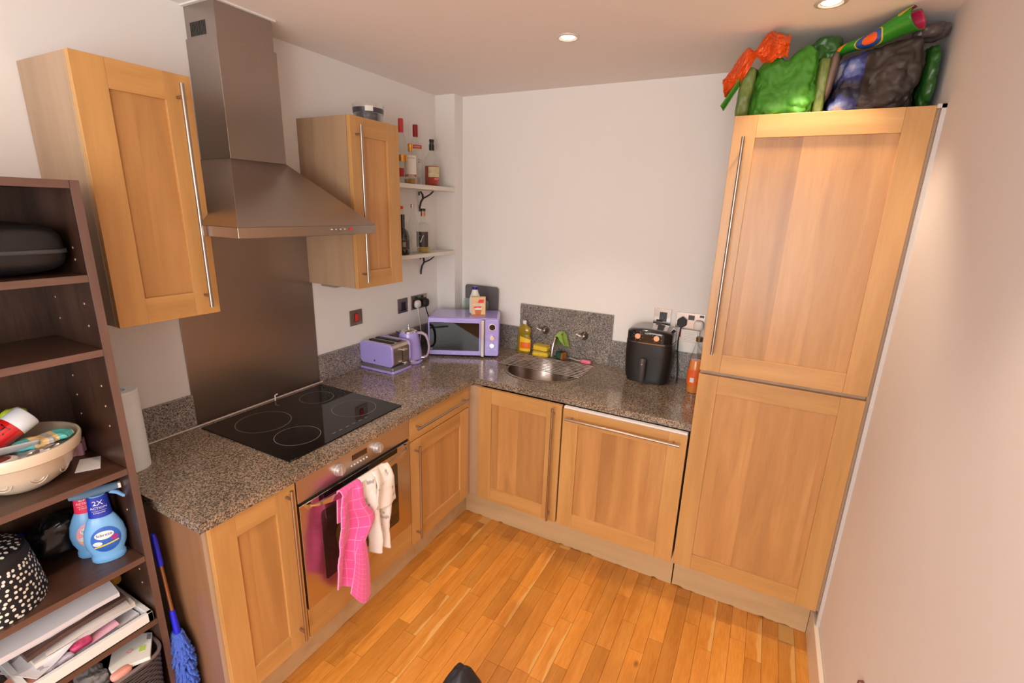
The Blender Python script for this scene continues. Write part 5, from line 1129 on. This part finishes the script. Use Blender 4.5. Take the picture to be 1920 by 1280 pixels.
# ------------------------------------------------------------------ shopping bags on the tall cabinet
BGZ = 2.1495
GRN = plain('green_bag', (.045,.215,.012,1), .62, var=.18, sc=6, bmp=.35, bsc=30); LGRN = plain('printed_green_bag', (.14,.20,.045,1), .45, var=.5, sc=14); DGRN = plain('dark_green_bag', (.02,.10,.015,1), .35, var=.4, sc=9)
ORG = plain('orange_bag', (.70,.085,.008,1), .35, var=.1); BRNB = plain('brown_bag', (.075,.050,.042,1), .35, var=.25, sc=9, coat=.1)
def flower_bag():
    m, nt, b = nodes('brown_and_blue_print'); v = coords(nt); sp = N(nt, 'ShaderNodeSeparateXYZ'); nt.links.new(v, sp.inputs[0])
    vo = N(nt, 'ShaderNodeTexVoronoi', feature='F1'); vo.inputs['Scale'].default_value = 9; nt.links.new(v, vo.inputs[0])
    n = N(nt, 'ShaderNodeTexNoise'); n.inputs['Scale'].default_value = 26; n.inputs['Detail'].default_value = 5; nt.links.new(v, n.inputs[0])
    ad = N(nt, 'ShaderNodeMath', operation='MULTIPLY_ADD'); ad.inputs[1].default_value = .55; nt.links.new(n.outputs[0], ad.inputs[0]); nt.links.new(vo.outputs['Distance'], ad.inputs[2])
    blue = ramp(nt, ad.outputs[0], [(.40, (.50,.48,.56,1)), (.52, (.14,.19,.42,1)), (.66, (.03,.04,.19,1)), (.84, (.006,.006,.02,1))])
    n2 = N(nt, 'ShaderNodeTexNoise'); n2.inputs['Scale'].default_value = 8; nt.links.new(v, n2.inputs[0])
    br = ramp(nt, n2.outputs[0], [(.3, (.030,.020,.017,1)), (.7, (.055,.038,.031,1))])
    g = N(nt, 'ShaderNodeMath', operation='GREATER_THAN'); g.inputs[1].default_value = -.035; nt.links.new(sp.outputs[0], g.inputs[0])
    nt.links.new(mixc(nt, g.outputs[0], blue, br), b.inputs['Base Color']); b.inputs['Roughness'].default_value = .55; return m
def rib_mat():
    m, nt, b = nodes('rainbow_bag'); v = coords(nt); w_ = N(nt, 'ShaderNodeTexNoise'); w_.inputs['Scale'].default_value = 7; w_.inputs['Detail'].default_value = 1; nt.links.new(v, w_.inputs[0])
    c = N(nt, 'ShaderNodeValToRGB'); c.color_ramp.interpolation = 'CONSTANT'; e = c.color_ramp.elements
    for p, col in ((0, (.60,.03,.06,1)), (.34, (.75,.13,.010,1)), (.41, (.65,.38,.015,1)), (.43, (.025,.24,.015,1)), (.60, (.60,.45,.02,1)), (.62, (.02,.08,.32,1)), (.68, (.75,.10,.01,1))):
        if p == 0: e[0].color = col
        else: k = e.new(p); k.color = col
    nt.links.new(w_.outputs[0], c.inputs[0]); nt.links.new(c.outputs[0], b.inputs['Base Color']); b.inputs['Roughness'].default_value = .4; return m
def put(mb, mat, loc, name, label, cat, rot=(0,0,0)):
    o = part(name, mb, mat, local=True); o.location = loc; o.rotation_euler = rot; return tag(o, label, cat)
def dg(p):
    x, y, z = p; f = max(0, (z+.12)/.24)
    x2 = x*(1.02 - .13*f*f) + .010*f; dz = .020*math.exp(-((x-.045)/.04)**2)*f*f - .030*math.exp(-((x+.015)/.02)**2)*f*f - .014*math.exp(-((x+.09)/.04)**2)*f*f
    return (x2, y - (.03*(1-f)), z*.98 + dz)
gb = put(blob((0,0,0), (.107, .15, .123), e=(.30,.34), amp=.006, sc=7, seed=3, nu=170, nv=110, deform=dg, cr=.024, csc=5, cr2=.009), GRN, (1.925, -.405, BGZ+.119), 'green_shopping_bag', 'bright green reusable shopping bag stuffed full on the left of the cabinet top', 'bag')
put(blob((0,0,0), (.030, .13, .100), e=(.5,.4), amp=.004, sc=9, seed=8, nu=80, nv=60, cr=.012, csc=6, cr2=.006), LGRN, (1.797, -.430, BGZ+.100), 'printed_shopping_bag', 'pale green and grey printed bag wedged at the left edge of the cabinet top', 'bag', (0, .06, 0))
put(blob((0,0,0), (.022, .14, .105), e=(.5,.4), amp=.004, sc=9, seed=18, nu=80, nv=60, cr=.012, csc=6, cr2=.006), LGRN, (2.046, -.42, BGZ+.100), 'printed_shopping_bag', 'yellow-green printed bag squeezed between the bright green and brown bags', 'bag')
put(blob((0,0,0), (.050, .08, .050), e=(.6,.5), amp=.010, sc=10, seed=28, nu=90, nv=60, cr=.02, csc=8, cr2=.010), DGRN, (2.040, -.42, BGZ+.225), 'dark_green_bag', 'dark crumpled bag on top behind the bright green bag', 'bag')
def og(u, v):
    x = -.118 + .205*u; w_ = .030 + .022*abs(math.sin(u*PI*2.1)) ; a = (v-.5)
    z = -.070 + .128*math.sin(min(1, u*1.5)*PI/2)**1.2 - .012*max(0, u-.8)*5*0
    kn = 1 - .72*math.exp(-((u-.47)/.07)**2)
    yy = .020*math.sin(u*13) + .010*fbm((u*6, v*6, 2), 1, 3); cr_ = .016*(crease((u*.5, v*.30, .2), 9, 5) - .6)*kn
    return (x - .015*a*(1-u), yy - .030*math.cos(a*PI)*kn + cr_*.6, z + a*2*w_*kn*.9 + cr_)
o = put(MB().grid(og, 110, 50), ORG, (1.835, -.540, BGZ+.188), 'orange_carrier_bag', 'orange plastic carrier bag knotted over the top of the green bag', 'bag'); o.modifiers.new('solid', 'SOLIDIFY').thickness = .003
o = put(MB().grid(lambda u, v: (-.042*u - .014*u*v, .012*math.sin(v*5), -.085*u + (.034*(v-.5))*(1-u*.5)), 16, 8), GRN, (1.772, -.560, BGZ+.130), 'green_bag_strap', 'loose green bag strap sticking out left of the cabinet top', 'strap'); o.modifiers.new('solid', 'SOLIDIFY').thickness = .004
def db(p): x, y, z = p; f = max(0, (z+.11)/.22); return (x*(1.04 - .12*f) + .012*f, y*(1-.05*f) - .02*(1-f), z + x*.22*f*f)
bb = put(blob((0,0,0), (.129, .15, .115), e=(.30,.30), amp=.006, sc=6.5, seed=5, nu=180, nv=110, deform=db, cr=.024, csc=5, cr2=.010), flower_bag(), (2.200, -.415, BGZ+.110), 'brown_shopping_bag', 'brown shopping bag with a blue flower print on the right of the cabinet top', 'bag')
put(blob((0,0,0), (.018, .07, .080), e=(.8,.7), amp=.004, sc=9, seed=51, nu=50, nv=36), plain('taupe_bag', (.16,.11,.09,1), .5), (2.070, -.480, BGZ+.140), 'taupe_bag_end', 'taupe rounded fabric bag end bulging left of the brown bag', 'bag', (0, .10, 0))
def rollm(u, v):
    a = -2*PI*u*.95 + 1.2; r = .020 + .032*v + .004*math.sin(u*11+v*3); return ((v-.5)*.250, r*1.15*math.cos(a), r*math.sin(a)*.66 + .004*math.sin(v*9))
RB = put(MB().grid(rollm, 60, 40), rib_mat(), (2.175, -.530, BGZ+.245), 'rolled_rainbow_bag', 'rolled rainbow coloured bag in green, orange and pink lying on the brown bag', 'bag', (0, -.22, -.55)); RB.data.materials.append(plain('magenta_lining', (.50,.02,.08,1), .45, var=.6, sc=12)); md = RB.modifiers.new('solid', 'SOLIDIFY'); md.thickness = .003; md.material_offset = 1
put(blob((0,0,0), (.022, .14, .108), e=(.6,.5), amp=.004, sc=12, seed=61, nu=90, nv=70, cr=.010, csc=7, cr2=.010), DGRN, (2.354, -.42, BGZ+.112), 'dark_green_bag', 'dark green bag pressed between the brown bag and the right wall', 'bag')
put(blob((0,0,0), (.050, .05, .022), e=(.8,.6), amp=.008, sc=12, seed=66, nu=60, nv=30, cr=.014, csc=14), plain('grey_plastic_bag', (.09,.07,.07,1), .4), (2.330, -.50, BGZ+.248), 'grey_carrier_end', 'grey-brown plastic bag end in the corner by the ceiling and right wall', 'bag', (0, -.2, 0))

# ------------------------------------------------------------------ small things
t = thing('fabric_bag', 'black fabric bag on the floor cut off by the bottom edge', 'bag', (1.30, -1.80, FZ))
def dk(p): x, y, z = p; f = max(0, (z+.2)/.4); return (x*(1-.62*f**1.6) - .02*f, y*(1-.5*f**1.6) + .03*f, z)
part('bag_body', blob((1.335, -1.80, FZ+.215), (.135, .115, .215), e=(.7,.7), amp=.012, sc=6, seed=71, nu=70, nv=44, deform=dk), plain('black_nylon', (.010,.010,.014,1), .55, var=.3), t)
t = thing('wall_clip', 'small brown clip on the right wall low down', 'clip', (WX, -1.33, .515))
part('clip_body', MB().tube([(WX-.002, -1.325, .530), (WX-.010, -1.328, .528), (WX-.013, -1.334, .515), (WX-.012, -1.338, .495)], [.004,.006,.006,.005], 10), plain('brown_clip', (.16,.06,.035,1), .4), t)
tag(part('white_clip', MB().tube([(.050, -1.413, WT+.002), (.050, -1.412, WT+.030), (.052, -1.400, WT+.034)], [.003,.003,.003], 8), WHITE, loc=(.05, -1.413, WT)), 'tiny white clip standing behind the hob at the foot of the steel splashback', 'clip')
